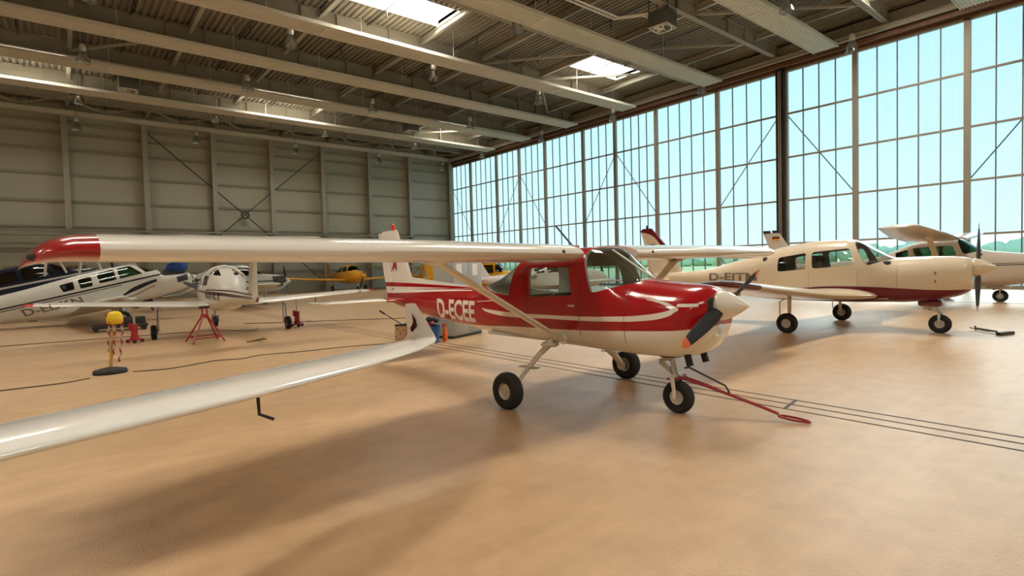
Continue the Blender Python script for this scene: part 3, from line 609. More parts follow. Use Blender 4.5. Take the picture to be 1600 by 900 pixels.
# wings
for s in (-1,1):
    base=[(s*.52,.66,1.745,1.63,.13,1.5),(s*2.4,.66,1.768,1.63,.132,1.3),(s*4.86,.51,1.782,1.19,.155,0)]
    wing('wing',C,base,M_white,.022)
    wing('wing_tip',C,[(s*4.86,.511,1.782,1.192,.155,0),(s*4.98,.50,1.780,1.16,.15,0),(s*5.05,.485,1.772,1.12,.14,0),(s*5.11,.45,1.757,1.06,.125,0),(s*5.16,.38,1.735,.97,.105,0),(s*5.20,.26,1.71,.83,.08,0),(s*5.22,.10,1.69,.66,.05,0),(s*5.23,-.05,1.675,.50,.04,0)],M_red if s<0 else M_white,.022)
    bm=N(); lathe(bm,[(0,-.05),(.022,-.035),(.026,0),(.022,.035),(0,.05)],(.33,s*5.175,1.74),'X',14); obj('navigation_light',bm,M_dark,C)
    bm=N(); d=Vector((.28,s*.50,.74)); e=Vector((.18,s*2.22,1.70)); 
    A=[]; q=(e-d).normalized(); ux=Vector((1,0,0)); 
    for p in (d,e):
        A.append([p+ux*math.cos(t)*.075+q.cross(ux)*math.sin(t)*.026 for t in [2*PI*j/16 for j in range(16)]])
    slab(bm,A); st_=obj('wing_strut',bm,M_white,C)
    bm=N(); slab(bm,[[Vector((cx+math.cos(t)*a,s*y,z)) + Vector((0,s*math.sin(t)*b_,0)) for t in [2*PI*j/16 for j in range(16)]] for cx,y,z,a,b_ in ((.18,2.14,1.63,.085,.045),(.17,2.20,1.67,.15,.07),(.15,2.26,1.705,.27,.13),(.14,2.28,1.73,.3,.15))]); obj('strut_fairing',bm,M_white,st_)
    bm=N(); lathe(bm,[(0,-.025),(.055,-.02),(.062,.0),(.05,.03),(0,.035)],(.29,s*.50,.75),'Y',18); obj('strut_cuff',bm,M_white,st_)
    # flap and aileron gap lines under and over the wing
    bm=N(); lathe(bm,[(0,.0),(.022,.001),(.022,.01),(0,.012)],(.648,s*.85,1.765),'X',12); obj('stall_port',bm,M_dark,C)
    # main gear: tapered leg, wheel, brake, step
    bm=N(); pts=[(0,s*.40,.68),(0,s*.62,.55),(0,s*.85,.38),(0,s*1.02,.22)]
    tube(bm,pts,[.075,.06,.048,.042],14,flat=.55); g_=obj('gear_leg',bm,M_white,C)
    bm=N(); lathe(bm,[(.09,-.02),(.12,0),(.09,.03)],(0,s*.42,.655),'Z',18); obj('leg_fairing',bm,M_white,g_)
    bm=N(); b2(bm,(-.13,s*.78-.05,.42),(.13,s*.78+.05,.435)); obj('step_plate',bm,M_hub,g_)
    w_=wheel(C,0,s*1.13,.205,.212,.155)
    bm=N(); lathe(bm,[(0,-.02),(.075,-.02),(.075,.02),(0,.02)],(0,s*1.03,.21),'Y',20); obj('brake_disc',bm,M_steel,C)
# nose gear
bm=N(); tube(bm,[(1.42,0,.68),(1.47,0,.43)],.032,14); tube(bm,[(1.44,0,.50),(1.47,0,.40)],.042,14); ng=obj('nose_strut',bm,M_steel,C)
bm=N(); tube(bm,[(1.47,0,.41),(1.475,-.085,.38),(1.50,-.095,.27),(1.50,-.095,.17)],[.03,.026,.02,.022],12); tube(bm,[(1.47,0,.41),(1.475,.085,.38),(1.50,.095,.27),(1.50,.095,.17)],[.03,.026,.02,.022],12); obj('nose_fork',bm,M_white,ng)
bm=N(); bar(bm,(1.44,0,.62),(1.28,0,.53),.03,.05); bar(bm,(1.28,0,.53),(1.45,0,.42),.03,.045); obj('torque_link',bm,M_hub,ng)
bm=N(); tube(bm,[(1.38,.05,.55),(1.15,.10,.62)],.016,8); obj('shimmy_damper',bm,M_dsteel,ng)
bm=N(); lathe(bm,[(0,0),(.12,0),(.13,.02),(.08,.04),(0,.04)],(1.41,0,.60)); obj('strut_collar',bm,M_dsteel,ng)
wheel(C,1.50,0,.170,.176,.125,name='nose_wheel')
# propeller, spinner, cowl details
spinner(C,1.99,1.175,.155,.30,M_white)
pa=R(22)
blade(C,(2.03,0,1.175),pa,.87,.135,M_black,M_orange); blade(C,(2.03,0,1.175),pa+PI,.87,.135,M_black,M_orange)
bm=N(); slab(bm,[[(x,s_*w+cy,z+cz) for s_,cz in ((-1,-.07),(-1,.07),(-.5,.10),(.5,.10),(1,.07),(1,-.07),(.5,-.10),(-.5,-.10))] for x,w,cy,z in ((1.86,.05,-.19,1.16),(1.989,.065,-.185,1.16))]); obj('cooling_inlet_shade',bm,M_blk,C,smooth=False)  # solid black plug stands in for the shade inside the hollow inlet
bm=N(); slab(bm,[[(x,s_*w+cy,z+cz) for s_,cz in ((-1,-.07),(-1,.07),(-.5,.10),(.5,.10),(1,.07),(1,-.07),(.5,-.10),(-.5,-.10))] for x,w,cy,z in ((1.86,.05,.19,1.16),(1.989,.065,.185,1.16))]); obj('cooling_inlet_shade',bm,M_blk,C,smooth=False)
bm=N(); lathe(bm,[(0,-.05),(.10,-.05),(.10,0),(.085,.012),(.0,.016)],(1.955,0,.93),'X',24); obj('landing_light',bm,M_red,C)
bm=N(); lathe(bm,[(0,.0),(.062,.0),(.058,.02),(0,.03)],(1.965,.0,.93),'X',24); obj('light_lens',bm,M_steel,C)
for y in (-.2,.12):
    bm=N(); tube(bm,[(1.72,y,.70),(1.76,y,.56)],.036,14); obj('exhaust_pipe',bm,M_blk,C)
decal(C,rpoly([(1.74,1.175),(1.93,1.178),(1.93,1.21),(1.74,1.207)],.016,5),M_ltr,name='cowl_latch_plate')
lettering(C,'D-ECEE',-2.70,.835,-1.50,1.15,M_ltr,-1); lettering(C,'D-ECEE',-2.70,.865,-1.52,1.145,M_ltr,1)
for y,(a,b_) in ((-.5,(.735,.735)),): 
    for s in (-1,1):
        decal(C,[(-.32,.80),(-.312,.80),(-.312,1.66),(-.32,1.66)],M_maroon,s,'door_seam',.002); decal(C,[(.56,.80),(.568,.80),(.568,1.66),(.56,1.66)],M_maroon,s,'door_seam',.002)
        decal(C,[(1.16,.63),(1.166,.63),(1.166,1.36),(1.16,1.36)],M_maroon,s,'cowl_seam',.002)
        decal(C,[(.40,1.14),(.50,1.14),(.50,1.165),(.40,1.165)],M_steel,s,'door_handle',.006)
bm=N(); tube(bm,[(.05,0,1.85),(-.25,0,2.14)],.012,8); q=obj('whip_antenna',bm,M_dsteel,C)
bm=N(); b2(bm,(-.02,-.04,1.84),(.12,.04,1.875)); bev(bm,.01); obj('antenna_base',bm,M_hub,q)
seats(C,(-.05,),.84,(-.24,.24),h=.42); bm=N(); box(bm,(.98,0,1.22),(.45,.88,.16)); bev(bm,.05); obj('glareshield',bm,M_dark,C)
for y in (-.24,.24):
    bm=N(); tube(bm,[(.78,y,1.15),(.58,y,1.15)],.015,8); lathe(bm,[(.11,-.012),(.13,0),(.11,.012)],(.58,y,1.15),'X',18); obj('control_yoke',bm,M_dark,C)
bm=N(); b2(bm,(-1.2,-.4,.70),(1.1,.4,.74)); obj('cabin_floor',bm,M_int,C)
bm=N(); tube(bm,[(.62,-.49,1.80),(.80,-.30,1.60),(1.12,-.12,1.44)],.0,6) if False else tube(bm,[(1.24,.0,1.45),(1.05,0,1.55),(.86,0,1.67),(.66,0,1.79)],.012,8); obj('windshield_strip',bm,M_white,C)
# red tow bar on the nose gear of that aeroplane
T=thing('tow_bar','red tubular tow bar hooked onto the nose wheel, loop handle on the floor','tow bar',(5.20,3.42,0),R(-70))
bm=N(); tube(bm,[(0,.05,.36),(.22,.04,.30),(.40,.022,.24),(.75,.018,.13),(.92,.01,.07)],.012,8); obj('side_tube',bm,M_jack,T)
bm=N(); tube(bm,[(0,-.05,.36),(.22,-.04,.30),(.40,-.022,.24),(.75,-.018,.13),(.92,-.01,.07)],.012,8); obj('side_tube',bm,M_jack,T)
bm=N(); pts=[]
for k in range(17):
    a=PI+ (k/16)*2*PI; pts.append((1.06+.14*math.cos(a),.055*math.sin(a),.035-.09*math.cos(a)*.18))
tube(bm,pts,.012,8,closed=True); obj('loop_handle',bm,M_jack,T)
bm=N(); tube(bm,[(.0,0,.47),(.05,0,.48),(.42,0,.31),(.46,0,.24)],.011,8); obj('locking_lever',bm,M_dsteel,T)
bm=N(); bar(bm,(-.02,-.11,.37),(-.02,.11,.37),.03,.03); tube(bm,[(-.02,-.11,.37),(-.16,-.11,.36)],.012,8); tube(bm,[(-.02,.11,.37),(-.16,.11,.36)],.012,8); obj('fork_head',bm,M_jack,T)
# ------------------------------------------------------------------ shared pieces for the other aeroplanes
def leg(par,a,b_,r0,r1,m,name='gear_leg',flat=1.):
    bm=N(); tube(bm,[a,b_],[r0,r1],12,flat=flat); return obj(name,bm,m,par)
def gear(par,x,y,zt,r,w,m=M_white,lx=0,hub=M_hub,fork=False,zg=0):
    """oleo leg from zt down to a wheel standing at z=zg"""
    s=1 if y>=0 else -1
    z=zg+r*.965
    l=leg(par,(x+lx,y-(0 if fork else s*w*.85),zt),(x,y-(0 if fork else s*w*.85),z+(r*1.25 if fork else 0)),.045,.035,m)
    if fork:
        for q in (-1,1):
            bm=N(); tube(bm,[(x,y,z+r*1.3),(x,y+q*w*.75,z+r*1.1),(x,y+q*w*.75,z-.02)],.024,10); obj('fork_arm',bm,m,l)
        bm=N(); bar(bm,(x-.02,y,zt-.08),(x-.2,y,zt-.2),.03,.05); bar(bm,(x-.2,y,zt-.2),(x-.02,y,z+r*1.35),.03,.05); obj('torque_link',bm,M_hub,l)
    else:
        bm=N(); tube(bm,[(x,y-s*w*.85,z),(x,y-s*w*.3,z)],.03,10); obj('axle',bm,M_steel,l)
        bm=N(); tube(bm,[(x-.03,y-s*w*.85,zt-.05),(x-r*.9,y-s*w*.7,zt-.18),(x-r*.85,y-s*w*.6,z+r*.5),(x-r*.3,y-s*w*.6,z+.02)],.010,6); obj('brake_hose',bm,M_blk,l)
    wheel(par,x,y,z,r,w,hub); return l
# ------------------------------------------------------------------ cream and maroon low-wing aeroplane
P_=thing('light_aeroplane','cream low-wing aeroplane with maroon belly and registration letters D-EJT','aeroplane'); place(P_,14.25,5.65,-88)
st=[(-4.75,1.12,1.32,.04,.5,2,2),(-4.0,.98,1.36,.13,.5,2.2,2.2),(-3.0,.85,1.42,.27,.5,2.3,2.3),(-2.0,.74,1.64,.43,.48,2.5,2.6),(-1.2,.66,1.85,.53,.45,2.7,3),(-.5,.63,2.0,.585,.42,2.9,3.2),(.2,.62,2.07,.60,.42,3,3.2),(.75,.62,2.07,.60,.42,3,3.2),(.95,.62,2.02,.60,.42,2.9,3.2),(1.25,.63,1.83,.59,.46,2.8,3.1),(1.64,.64,1.63,.565,.50,2.6,3),(1.72,.64,1.62,.56,.50,2.6,3),(2.2,.68,1.63,.53,.5,2.5,2.8),(2.7,.78,1.61,.46,.52,2.4,2.5),(2.92,.90,1.57,.36,.54,2.2,2.3),(2.98,1.0,1.52,.26,.56,2.1,2.2)]
PP=paint('cream_maroon_livery',CREAM,[((.5,.48,.45),[(-1.2,.90),(-.2,.95),(.4,1.005),(1.2,1.005),(1.8,.98),(3,.965)],[(-1.2,.91),(-.2,.97),(.4,1.025),(1.2,1.025),(1.8,.995),(3,.985)],-1.2,3),
 (MAROON,[(-6,0),(4,0)],[(-1.2,.86),(-.6,.86),(-.2,.94),(.4,.995),(1.2,.995),(1.8,.965),(2.5,.93),(3,.94)],-.9,3.)],rough=.32)
wn=[('windshield',[(.90,2.2),(.93,1.98),(1.18,1.50),(1.26,1.47),(1.50,1.55),(1.70,1.60),(1.74,1.72),(1.3,2.2)],0)]
for s in (-1,1):
    wn+=[('side_window',rpoly([(-.69,1.69),(-.04,1.79),(-.03,1.40),(-.70,1.35)],.06),s),('side_window',rpoly([(.09,1.80),(.87,1.86),(.99,1.48),(.11,1.41)],.07),s)]
fuselage(P_,st,PP,wn,(-1.6,1.66))
Pf=paint('cream_fin_livery',CREAM,[(MAROON,[(-5.4,2.62),(-4.9,2.58),(-4.3,2.12),(-3.8,1.7)],[(-6,3.1),(4,3.1)],-6,4)],rough=.35)
wing('fin',P_,[(1.22,-3.55,0,1.05,.08,0),(1.55,-3.75,0,.95,.08,0),(2.10,-4.12,0,.70,.08,0),(2.62,-4.60,0,.46,.08,0),(2.72,-4.70,0,.34,.05,0)],Pf,vertical=True)
bm=N(); slab(bm,[[(x0,-.02,z),(x0,.02,z),(x1,.006,z),(x1,-.006,z)] for z,x0,x1 in ((1.25,-4.62,-4.80),(1.6,-4.72,-4.86),(2.1,-4.84,-4.93),(2.68,-5.04,-5.10))]); obj('rudder',bm,Pf,P_)
bm=N(); lathe(bm,[(.03,0),(.035,.05),(.03,.10),(0,.13)],(-4.86,0,2.70),n=12); obj('beacon',bm,M_dark,P_)
bm=N(); b2(bm,(-4.55,-.05,2.15),(-4.75,.05,2.22)); obj('fin_data_plate',bm,M_dark,P_,smooth=False)
for s in (-1,1):
    wing('stabilizer',P_,[(s*.05,-4.0,1.15,.80,.09,0),(s*1.9,-4.05,1.17,.70,.09,0),(s*2.0,-4.15,1.17,.55,.06,0)],M_cream)
    wing('wing',P_,[(s*.50,1.42,.80,2.55,.10,1),(s*.75,1.18,.805,2.25,.115,1.5),(s*1.15,.86,.82,1.86,.13,2),(s*1.5,.76,.85,1.72,.14,2),(s*4.30,.60,1.13,1.28,.13,1)],M_cream)
    wing('wing_tip',P_,[(s*4.30,.601,1.13,1.282,.13,1),(s*4.75,.54,1.175,1.18,.13,0),(s*4.95,.44,1.19,1.02,.11,0),(s*5.05,.30,1.195,.8,.08,0),(s*5.1,.1,1.195,.5,.05,0)],M_maroon)
    bm=N(); b2(bm,(-.75,s*1.6,.80),(-.62,s*1.64,.86)); b2(bm,(-.80,s*2.6,.86),(-.64,s*2.64,.94)); b2(bm,(-.7,s*3.3,.94),(-.56,s*3.34,1.0)); obj('aileron_hinge',bm,M_cream,P_,smooth=False)
    gear(P_,0,s*1.74,.86,.225,.16,M_cream,.0)
gear(P_,2.42,0,.70,.20,.14,M_hub,-.20,fork=True)
bm=N(); b2(bm,(2.05,-.14,.56),(2.48,.14,.70)); bev(bm,.05); obj('nose_gear_well',bm,M_maroon,P_)
spinner(P_,2.99,1.38,.185,.36,M_cream)
blade(P_,(3.04,0,1.38),R(86),.90,.13,M_dsteel,M_steel); blade(P_,(3.04,0,1.38),R(266),.90,.13,M_dsteel,M_steel)
lettering(P_,'D-EJTM',-2.64,1.06,-1.22,1.33,M_dltr,-1); lettering(P_,'D-EJTM',-2.64,1.06,-1.22,1.33,M_dltr,1)
for s in (-1,1):
    for x in (.03,1.05,1.78): decal(P_,[(x,1.0),(x+.007,1.0),(x+.007,1.35 if x<1.7 else 1.58),(x,1.35 if x<1.7 else 1.58)],M_dltr,s,'door_seam',.002)
    decal(P_,[(1.12,1.41),(1.26,1.41),(1.26,1.43),(1.12,1.43)],M_steel,s,'door_handle',.008)
    for z in (1.08,1.25): decal(P_,[(2.42,z),(2.45,z),(2.45,z+.06),(2.42,z+.06)],M_dltr,s,'cowl_latch',.004)
bm=N(); tube(bm,[(-2.35,0,1.55),(-2.42,0,1.72)],.010,6); obj('whip_antenna',bm,M_dark,P_)
bm=N(); tube(bm,[(-.9,-2.9,.9),(-.93,-2.9,.80),(-1.0,-2.9,.72)],.018,6); obj('tie_down_hook',bm,M_red,P_)
seats(P_,(.35,-.75),1.10,(-.28,.28)); bm=N(); box(bm,(1.42,0,1.46),(.5,.98,.2)); bev(bm,.08); obj('glareshield',bm,M_dark,P_)
bm=N(); b2(bm,(-1.4,-.45,.72),(1.6,.45,.76)); obj('cabin_floor',bm,M_int,P_)
bm=N(); box(bm,(.30,-.2,1.36),(.5,.3,.14)); bev(bm,.05); obj('blue_jacket',bm,mat('blue_cloth',(.03,.05,.14),.9),P_)
# ------------------------------------------------------------------ pale high-wing aeroplane beside the doors
Q=thing('light_aeroplane','pale high-wing aeroplane with thin dark stripe parked nearest the glass doors','aeroplane'); place(Q,25.1,5.7,-88)
PALE=(.60,.53,.45); 
st=[(-6.2,1.25,1.45,.04,.5,2,2),(-5,1.0,1.46,.16,.5,2.2,2.2),(-3.4,.80,1.52,.34,.5,2.4,2.4),(-2.2,.68,1.62,.48,.48,2.6,2.6),(-1.4,.60,1.86,.55,.42,3,3),(-.8,.56,2.12,.59,.4,3.4,3.2),(-.2,.54,2.24,.60,.38,3.8,3.4),(.55,.53,2.28,.60,.38,3.8,3.4),(.75,.53,2.20,.60,.4,3.2,3.2),(1.0,.53,2.0,.59,.44,2.8,3),(1.30,.53,1.82,.58,.5,2.6,3),(1.5,.54,1.775,.57,.5,2.6,2.9),(2.1,.60,1.70,.53,.5,2.5,2.8),(2.6,.70,1.63,.47,.52,2.3,2.5),(2.8,.85,1.56,.36,.54,2.2,2.3)]
QP=paint('pale_stripe_livery',PALE,[((.02,.02,.03),[(-5.5,1.28),(2.8,1.335)],[(-5.5,1.30),(2.8,1.355)],-5.4,2.8),((.02,.02,.03),[(-5.5,1.22),(2.8,1.275)],[(-5.5,1.245),(2.8,1.305)],-5.4,2.8)],rough=.3)
wn=[('windshield',[(.60,2.4),(.64,2.10),(.78,1.74),(.86,1.70),(1.27,1.79),(1.32,1.9),(.9,2.4)],0)]
for s in (-1,1):
    wn+=[('side_window',rpoly([(.02,2.0),(.50,1.99),(.62,1.66),(.02,1.64)],.05),s),('side_window',rpoly([(-.70,1.96),(-.10,1.99),(-.12,1.64),(-.60,1.66)],.06),s),('side_window',rpoly([(-1.25,1.80),(-.84,1.92),(-.80,1.66),(-1.2,1.62)],.05),s)]
fuselage(Q,st,QP,wn,(-1.6,1.35),glass=M_gglass)
Mp=mat('pale_paint',PALE,.3,coat=.5)
wing('fin',Q,[(1.35,-4.7,0,1.25,.07,0),(1.7,-4.95,0,1.05,.07,0),(2.90,-5.75,0,.70,.07,0)],Mp,vertical=True)
for a,b_ in ((-5.7,-6.02),(-6.10,-6.42)):
    bm=N(); slab(bm,[[(x0,-.04,z),(x0,.04,z),(x1,.03,z),(x1,-.03,z)] for z,x0,x1 in ((2.88,a,b_),(3.0,a-.04,b_-.03))]); obj('fin_cap',bm,M_dark,Q)
bm=N()
for k,mm in enumerate((M_dark,M_red,M_yel)):
    bm=N(); b2(bm,(-5.72,-.055,2.66-k*.055),(-6.02,.055,2.715-k*.055)); obj('flag_stripe',bm,mm,Q,smooth=False)
for s in (-1,1):
    wing('stabilizer',Q,[(s*.05,-4.9,1.35,1.05,.09,0),(s*1.8,-5.05,1.37,.75,.09,0)],Mp)
    wing('wing',Q,[(s*.60,.72,2.25,1.62,.12,1.5),(s*2.6,.72,2.38,1.62,.12,1.3),(s*5.2,.55,2.56,1.12,.12,0),(s*5.45,.45,2.56,.9,.09,0),(s*5.55,.25,2.53,.5,.05,0)],Mp)
    bm=N(); d=Vector((.32,s*.58,.72)); e=Vector((.22,s*2.7,2.32)); q=(e-d).normalized(); A=[[p+Vector((1,0,0))*math.cos(t)*.085+q.cross(Vector((1,0,0)))*math.sin(t)*.03 for t in [2*PI*j/14 for j in range(14)]] for p in (d,e)]; slab(bm,A); obj('wing_strut',bm,Mp,Q)
    bm=N(); tube(bm,[(0,s*.42,.62),(0,s*.9,.36),(0,s*1.22,.22)],[.07,.05,.04],12,flat=.5); obj('gear_leg',bm,Mp,Q); wheel(Q,0,s*1.34,.215,.222,.16)
gear(Q,1.72,0,.62,.215,.15,Mp,-.08,fork=True)
bm=N(); b2(bm,(1.35,-.12,.46),(2.0,.12,.56)); bev(bm,.03); obj('cowl_flap',bm,Mp,Q)
spinner(Q,2.81,1.30,.17,.33,Mp)
for k in range(2): blade(Q,(2.86,0,1.30),R(20+180*k),.98,.15,M_dark,M_white)
seats(Q,(.1,-.7),.98,(-.28,.28)); bm=N(); box(bm,(1.08,0,1.62),(.45,1.0,.2)); bev(bm,.06); obj('glareshield',bm,M_dark,Q)
# ------------------------------------------------------------------ white motor glider, only its left wing reaches into view
G=thing('motor_glider','glossy white winglet-tipped wing reaching in from the left edge, close to camera','aeroplane'); place(G,-4.0,1.14,-65.4)
M_gel=mat('white_gelcoat',(.86,.84,.79),.2,coat=.7)
wing('wing',G,[(.40,.42,.86,.95,.14,1),(2.2,.36,.94,.82,.14,1),(4.04,.31,1.0,.60,.13,0),(5.0,.37,1.005,.62,.125,0),(5.9,.37,1.01,.57,.12,0),(6.5,.30,1.015,.50,.11,0),(6.82,.21,1.02,.38,.10,0),(6.94,.15,1.03,.32,.10,0),(7.0,.09,1.06,.28,.10,0),(7.03,.04,1.10,.25,.09,0),(7.06,-.05,1.20,.20,.09,0),(7.075,-.12,1.28,.15,.09,0),(7.08,-.15,1.315,.10,.06,0)],M_gel,.02,22)
wing('wing',G,[(-.40,.42,.80,.98,.15,1),(-2.2,.42,.86,.92,.15,1),(-5.0,.44,.95,.79,.14,0),(-6.5,.33,.99,.57,.12,0),(-7.0,.11,1.05,.34,.10,0)],M_gel,.02,22)
bm=N()
for pl in ([(-.13,1.09),(-.10,1.13),(-.12,1.18),(-.17,1.24),(-.145,1.17),(-.155,1.13),(-.17,1.11),(-.155,1.08),(-.175,1.02),(-.135,1.06)],):
    vs=[bm.verts.new((x,7.10-.12*(1.16-z)*.2-.075,z)) for x,z in pl]
for v in bm.verts: v.co.y=6.995+(v.co.z-1.02)*.22
bm.faces.new(bm.verts[:]); bmesh.ops.solidify(bm,geom=bm.faces[:],thickness=.004); obj('bird_emblem',bm,M_maroon,G,smooth=False)
bm=N(); tube(bm,[(.26,5.12,.97),(.24,5.14,.87),(.29,5.19,.835)],.009,8); obj('pitot_tube',bm,M_dark,G)
st=[(-4.6,.75,.95,.05,.5,2,2),(-3,.70,.98,.12,.5,2,2),(-1.5,.60,1.10,.28,.5,2.2,2.2),(-.5,.48,1.38,.46,.45,2.3,2.4),(.4,.42,1.50,.52,.42,2.2,2.5),(1.2,.44,1.28,.48,.46,2.2,2.4),(1.6,.48,1.10,.42,.5,2.2,2.3),(2.3,.60,1.02,.22,.5,2.1,2.1)]
fuselage(G,st,M_gel,[('canopy',[(-.6,1.7),(-.5,1.05),(1.15,1.0),(1.3,1.3),(.5,1.7)],0)],(-.8,1.4),step=.1)
seats(G,(0,),.72,(-.22,.22))
wing('fin',G,[(.85,-4.0,0,.75,.09,0),(1.9,-4.3,0,.55,.09,0)],M_gel,vertical=True); 
for s in (-1,1): wing('stabilizer',G,[(s*.02,-4.15,1.92,.5,.09,0),(s*1.6,-4.25,1.93,.35,.09,0)],M_gel); gear(G,-.1,s*.85,.72,.17,.12,M_gel)
gear(G,1.45,0,.50,.15,.11,M_gel,fork=True)
spinner(G,2.31,.82,.14,.3,M_gel); blade(G,(2.36,0,.82),R(10),.78,.12,M_gel); blade(G,(2.36,0,.82),R(190),.78,.12,M_gel)
# ------------------------------------------------------------------ white T-tail trainer seen from behind, on jacks
K=thing('light_aeroplane','white round-canopied trainer with red wingtip lights, seen from behind, on red jacks','aeroplane'); place(K,3.46,16.8,86)
KP=paint('white_brown_stripe',(.68,.65,.58),[((.07,.025,.02),[(-4.5,1.09),(-2,1.10),(0,1.16),(2,1.24)],[(-4.5,1.13),(-2,1.18),(0,1.24),(2,1.27)],-4.4,2.0),((.07,.025,.02),[(-4.5,1.17),(-2,1.22)],[(-4.5,1.19),(-2,1.25)],-4.4,-.6)],rough=.25)
st=[(-4.55,1.02,1.22,.05,.5,2,2),(-3.3,.94,1.26,.14,.5,2,2),(-2.0,.84,1.34,.26,.5,2.1,2.1),(-1.1,.74,1.56,.42,.46,2.2,2.3),(-.4,.67,1.80,.53,.42,2.2,2.5),(.3,.64,1.88,.57,.42,2.2,2.5),(.9,.64,1.74,.55,.44,2.2,2.5),(1.35,.66,1.46,.50,.5,2.3,2.5),(1.8,.72,1.38,.45,.5,2.3,2.4),(2.2,.86,1.30,.30,.5,2.2,2.2)]
wn=[('windshield',[(.38,2.1),(.50,1.62),(.84,1.36),(1.35,1.36),(1.45,1.6),(1.0,2.1)],0)]
for s in (-1,1): wn+=[('canopy_window',rpoly([(-.62,1.36),(-.50,1.60),(.22,1.64),(.30,1.36)],.05),s,.2),('roof_window',rpoly([(-.95,1.60),(-.88,1.82),(-.38,1.86),(-.30,1.66)],.03),s,.16)]
fuselage(K,st,KP,wn,(-1.4,1.5),glass=M_dglass,step=.09)
bm=N(); tube(bm,[(-.1,-.55,1.30),(-.2,-.48,1.62),(-.22,-.25,1.82),(-.22,0,1.875),(-.22,.25,1.82),(-.2,.48,1.62),(-.1,.55,1.30)],.03,8); obj('canopy_rail',bm,M_white,K)
wing('fin',K,[(1.10,-3.75,0,.95,.09,0),(1.5,-3.85,0,.86,.09,0),(2.35,-4.1,0,.68,.09,0)],mat('offwhite_fin',(.55,.54,.47),.4),vertical=True)
for s in (-1,1):
    wing('stabilizer',K,[(s*.02,-4.1,2.38,.62,.09,0),(s*1.35,-4.15,2.40,.5,.09,0)],M_white)
    wing('wing',K,[(s*.45,.42,.84,1.18,.14,1),(s*1.2,.36,.87,1.10,.14,1),(s*3.5,.16,1.0,.86,.13,0),(s*3.95,.08,1.02,.72,.11,0)],M_white)
    wing('wing_tip_light',K,[(s*3.95,.08,1.02,.72,.11,0),(s*4.10,.0,1.025,.55,.12,0),(s*4.16,-.12,1.03,.3,.10,0)],M_redl)
    bm=N(); box(bm,(-.28,s*3.65,1.01),(.72,.02,.075)); obj('tip_stripe',bm,M_dark,K)
    gear(K,0,s*1.66,.84,.19,.13,M_steel,.0)
bm=N(); tube(bm,[(-.25,-2.4,.92),(-.25,-2.4,.66)],.014,6); obj('pitot_mast',bm,M_dark,K)
gear(K,1.92,0,.72,.17,.12,M_steel,fork=True,zg=.06)
spinner(K,2.21,1.08,.15,.28,M_white)
for k in range(2): blade(K,(2.26,0,1.08),R(25+180*k),.86,.15,M_dark)
lettering(K,'N11LY',-1.7,1.0,-.6,1.17,M_kltr,1,off=.01); lettering(K,'N11LY',-1.7,1.0,-.6,1.17,M_kltr,-1,off=.01)
bm=N(); tube(bm,[(-4.4,.0,1.08),(-4.62,.0,1.05),(-4.66,.0,1.13)],.025,8); obj('tail_hook',bm,M_maroon,K)
seats(K,(0,),.90,(-.25,.25))
# jacks and stands
def jack(x,y,z,label):
    t=thing('jack',label,'jack',(x,y,0))
    bm=N(); lathe(bm,[(0,.06),(.10,.06),(.10,.12),(.075,.2),(.07,z*.55),(.05,z*.56),(0,z*.56)],n=20); obj('cylinder',bm,M_jack,t)
    bm=N(); tube(bm,[(0,0,z*.5),(0,0,z)],.028,10); lathe(bm,[(0,z),(.05,z),(.05,z+.02),(0,z+.02)],n=14); obj('ram',bm,M_steel,t)
    for k in range(3):
        a=k*2*PI/3+.4; bm=N(); bar(bm,(.05*math.cos(a),.05*math.sin(a),.09),(.17*math.cos(a),.17*math.sin(a),.05),.06,.05); f=obj('foot',bm,M_jack,t)
        bm=N(); lathe(bm,[(0,-.02),(.045,-.02),(.045,.02),(0,.02)],(.17*math.cos(a),.17*math.sin(a),.045),'Y',14); obj('caster',bm,M_black,f)
    bm=N(); b2(bm,(-.12,-.03,.32),(-.06,.03,.50)); obj('pump',bm,M_jack,t)
    return t
jack(1.35,16.45,.84,'slim red jack under the left wing of the trainer, behind the chain post')
jack(5.50,17.05,.84,'slim red jack under the right wing of the trainer')
t=thing('trestle','red tubular trestle stand with splayed legs under the white trainer','trestle',(2.66,15.05,0))
tips=[(-.42,.42),(.42,.36),(.42,-.36),(-.42,-.36)]; tips=[(-.37,.34),(.34,.40),(.36,-.30),(-.34,-.42)]
bm=N(); lathe(bm,[(.0,.60),(.09,.60),(.09,.68),(0,.68)],n=12); hb=obj('hub',bm,M_jack,t)
for a in tips:
    bm=N(); tube(bm,[(a[0]*.12,a[1]*.12,.66),(a[0],a[1],.018)],.020,8); obj('leg',bm,M_jack,t)
for i in range(4):
    a,b_=tips[i],tips[(i+1)%4]; bm=N(); tube(bm,[(a[0]*.84,a[1]*.84,.13),(b_[0]*.84,b_[1]*.84,.13)],.015,6); obj('crossbar',bm,M_jack,t)
for q in (-.05,.05):
    bm=N(); tube(bm,[(q,0,.62),(q,0,.84)],.018,8); obj('post',bm,M_jack,t)
bm=N(); lathe(bm,[(0,-.11),(.03,-.11),(.03,.11),(0,.11)],(0,0,.855),'X',12); obj('saddle_pad',bm,M_black,t)
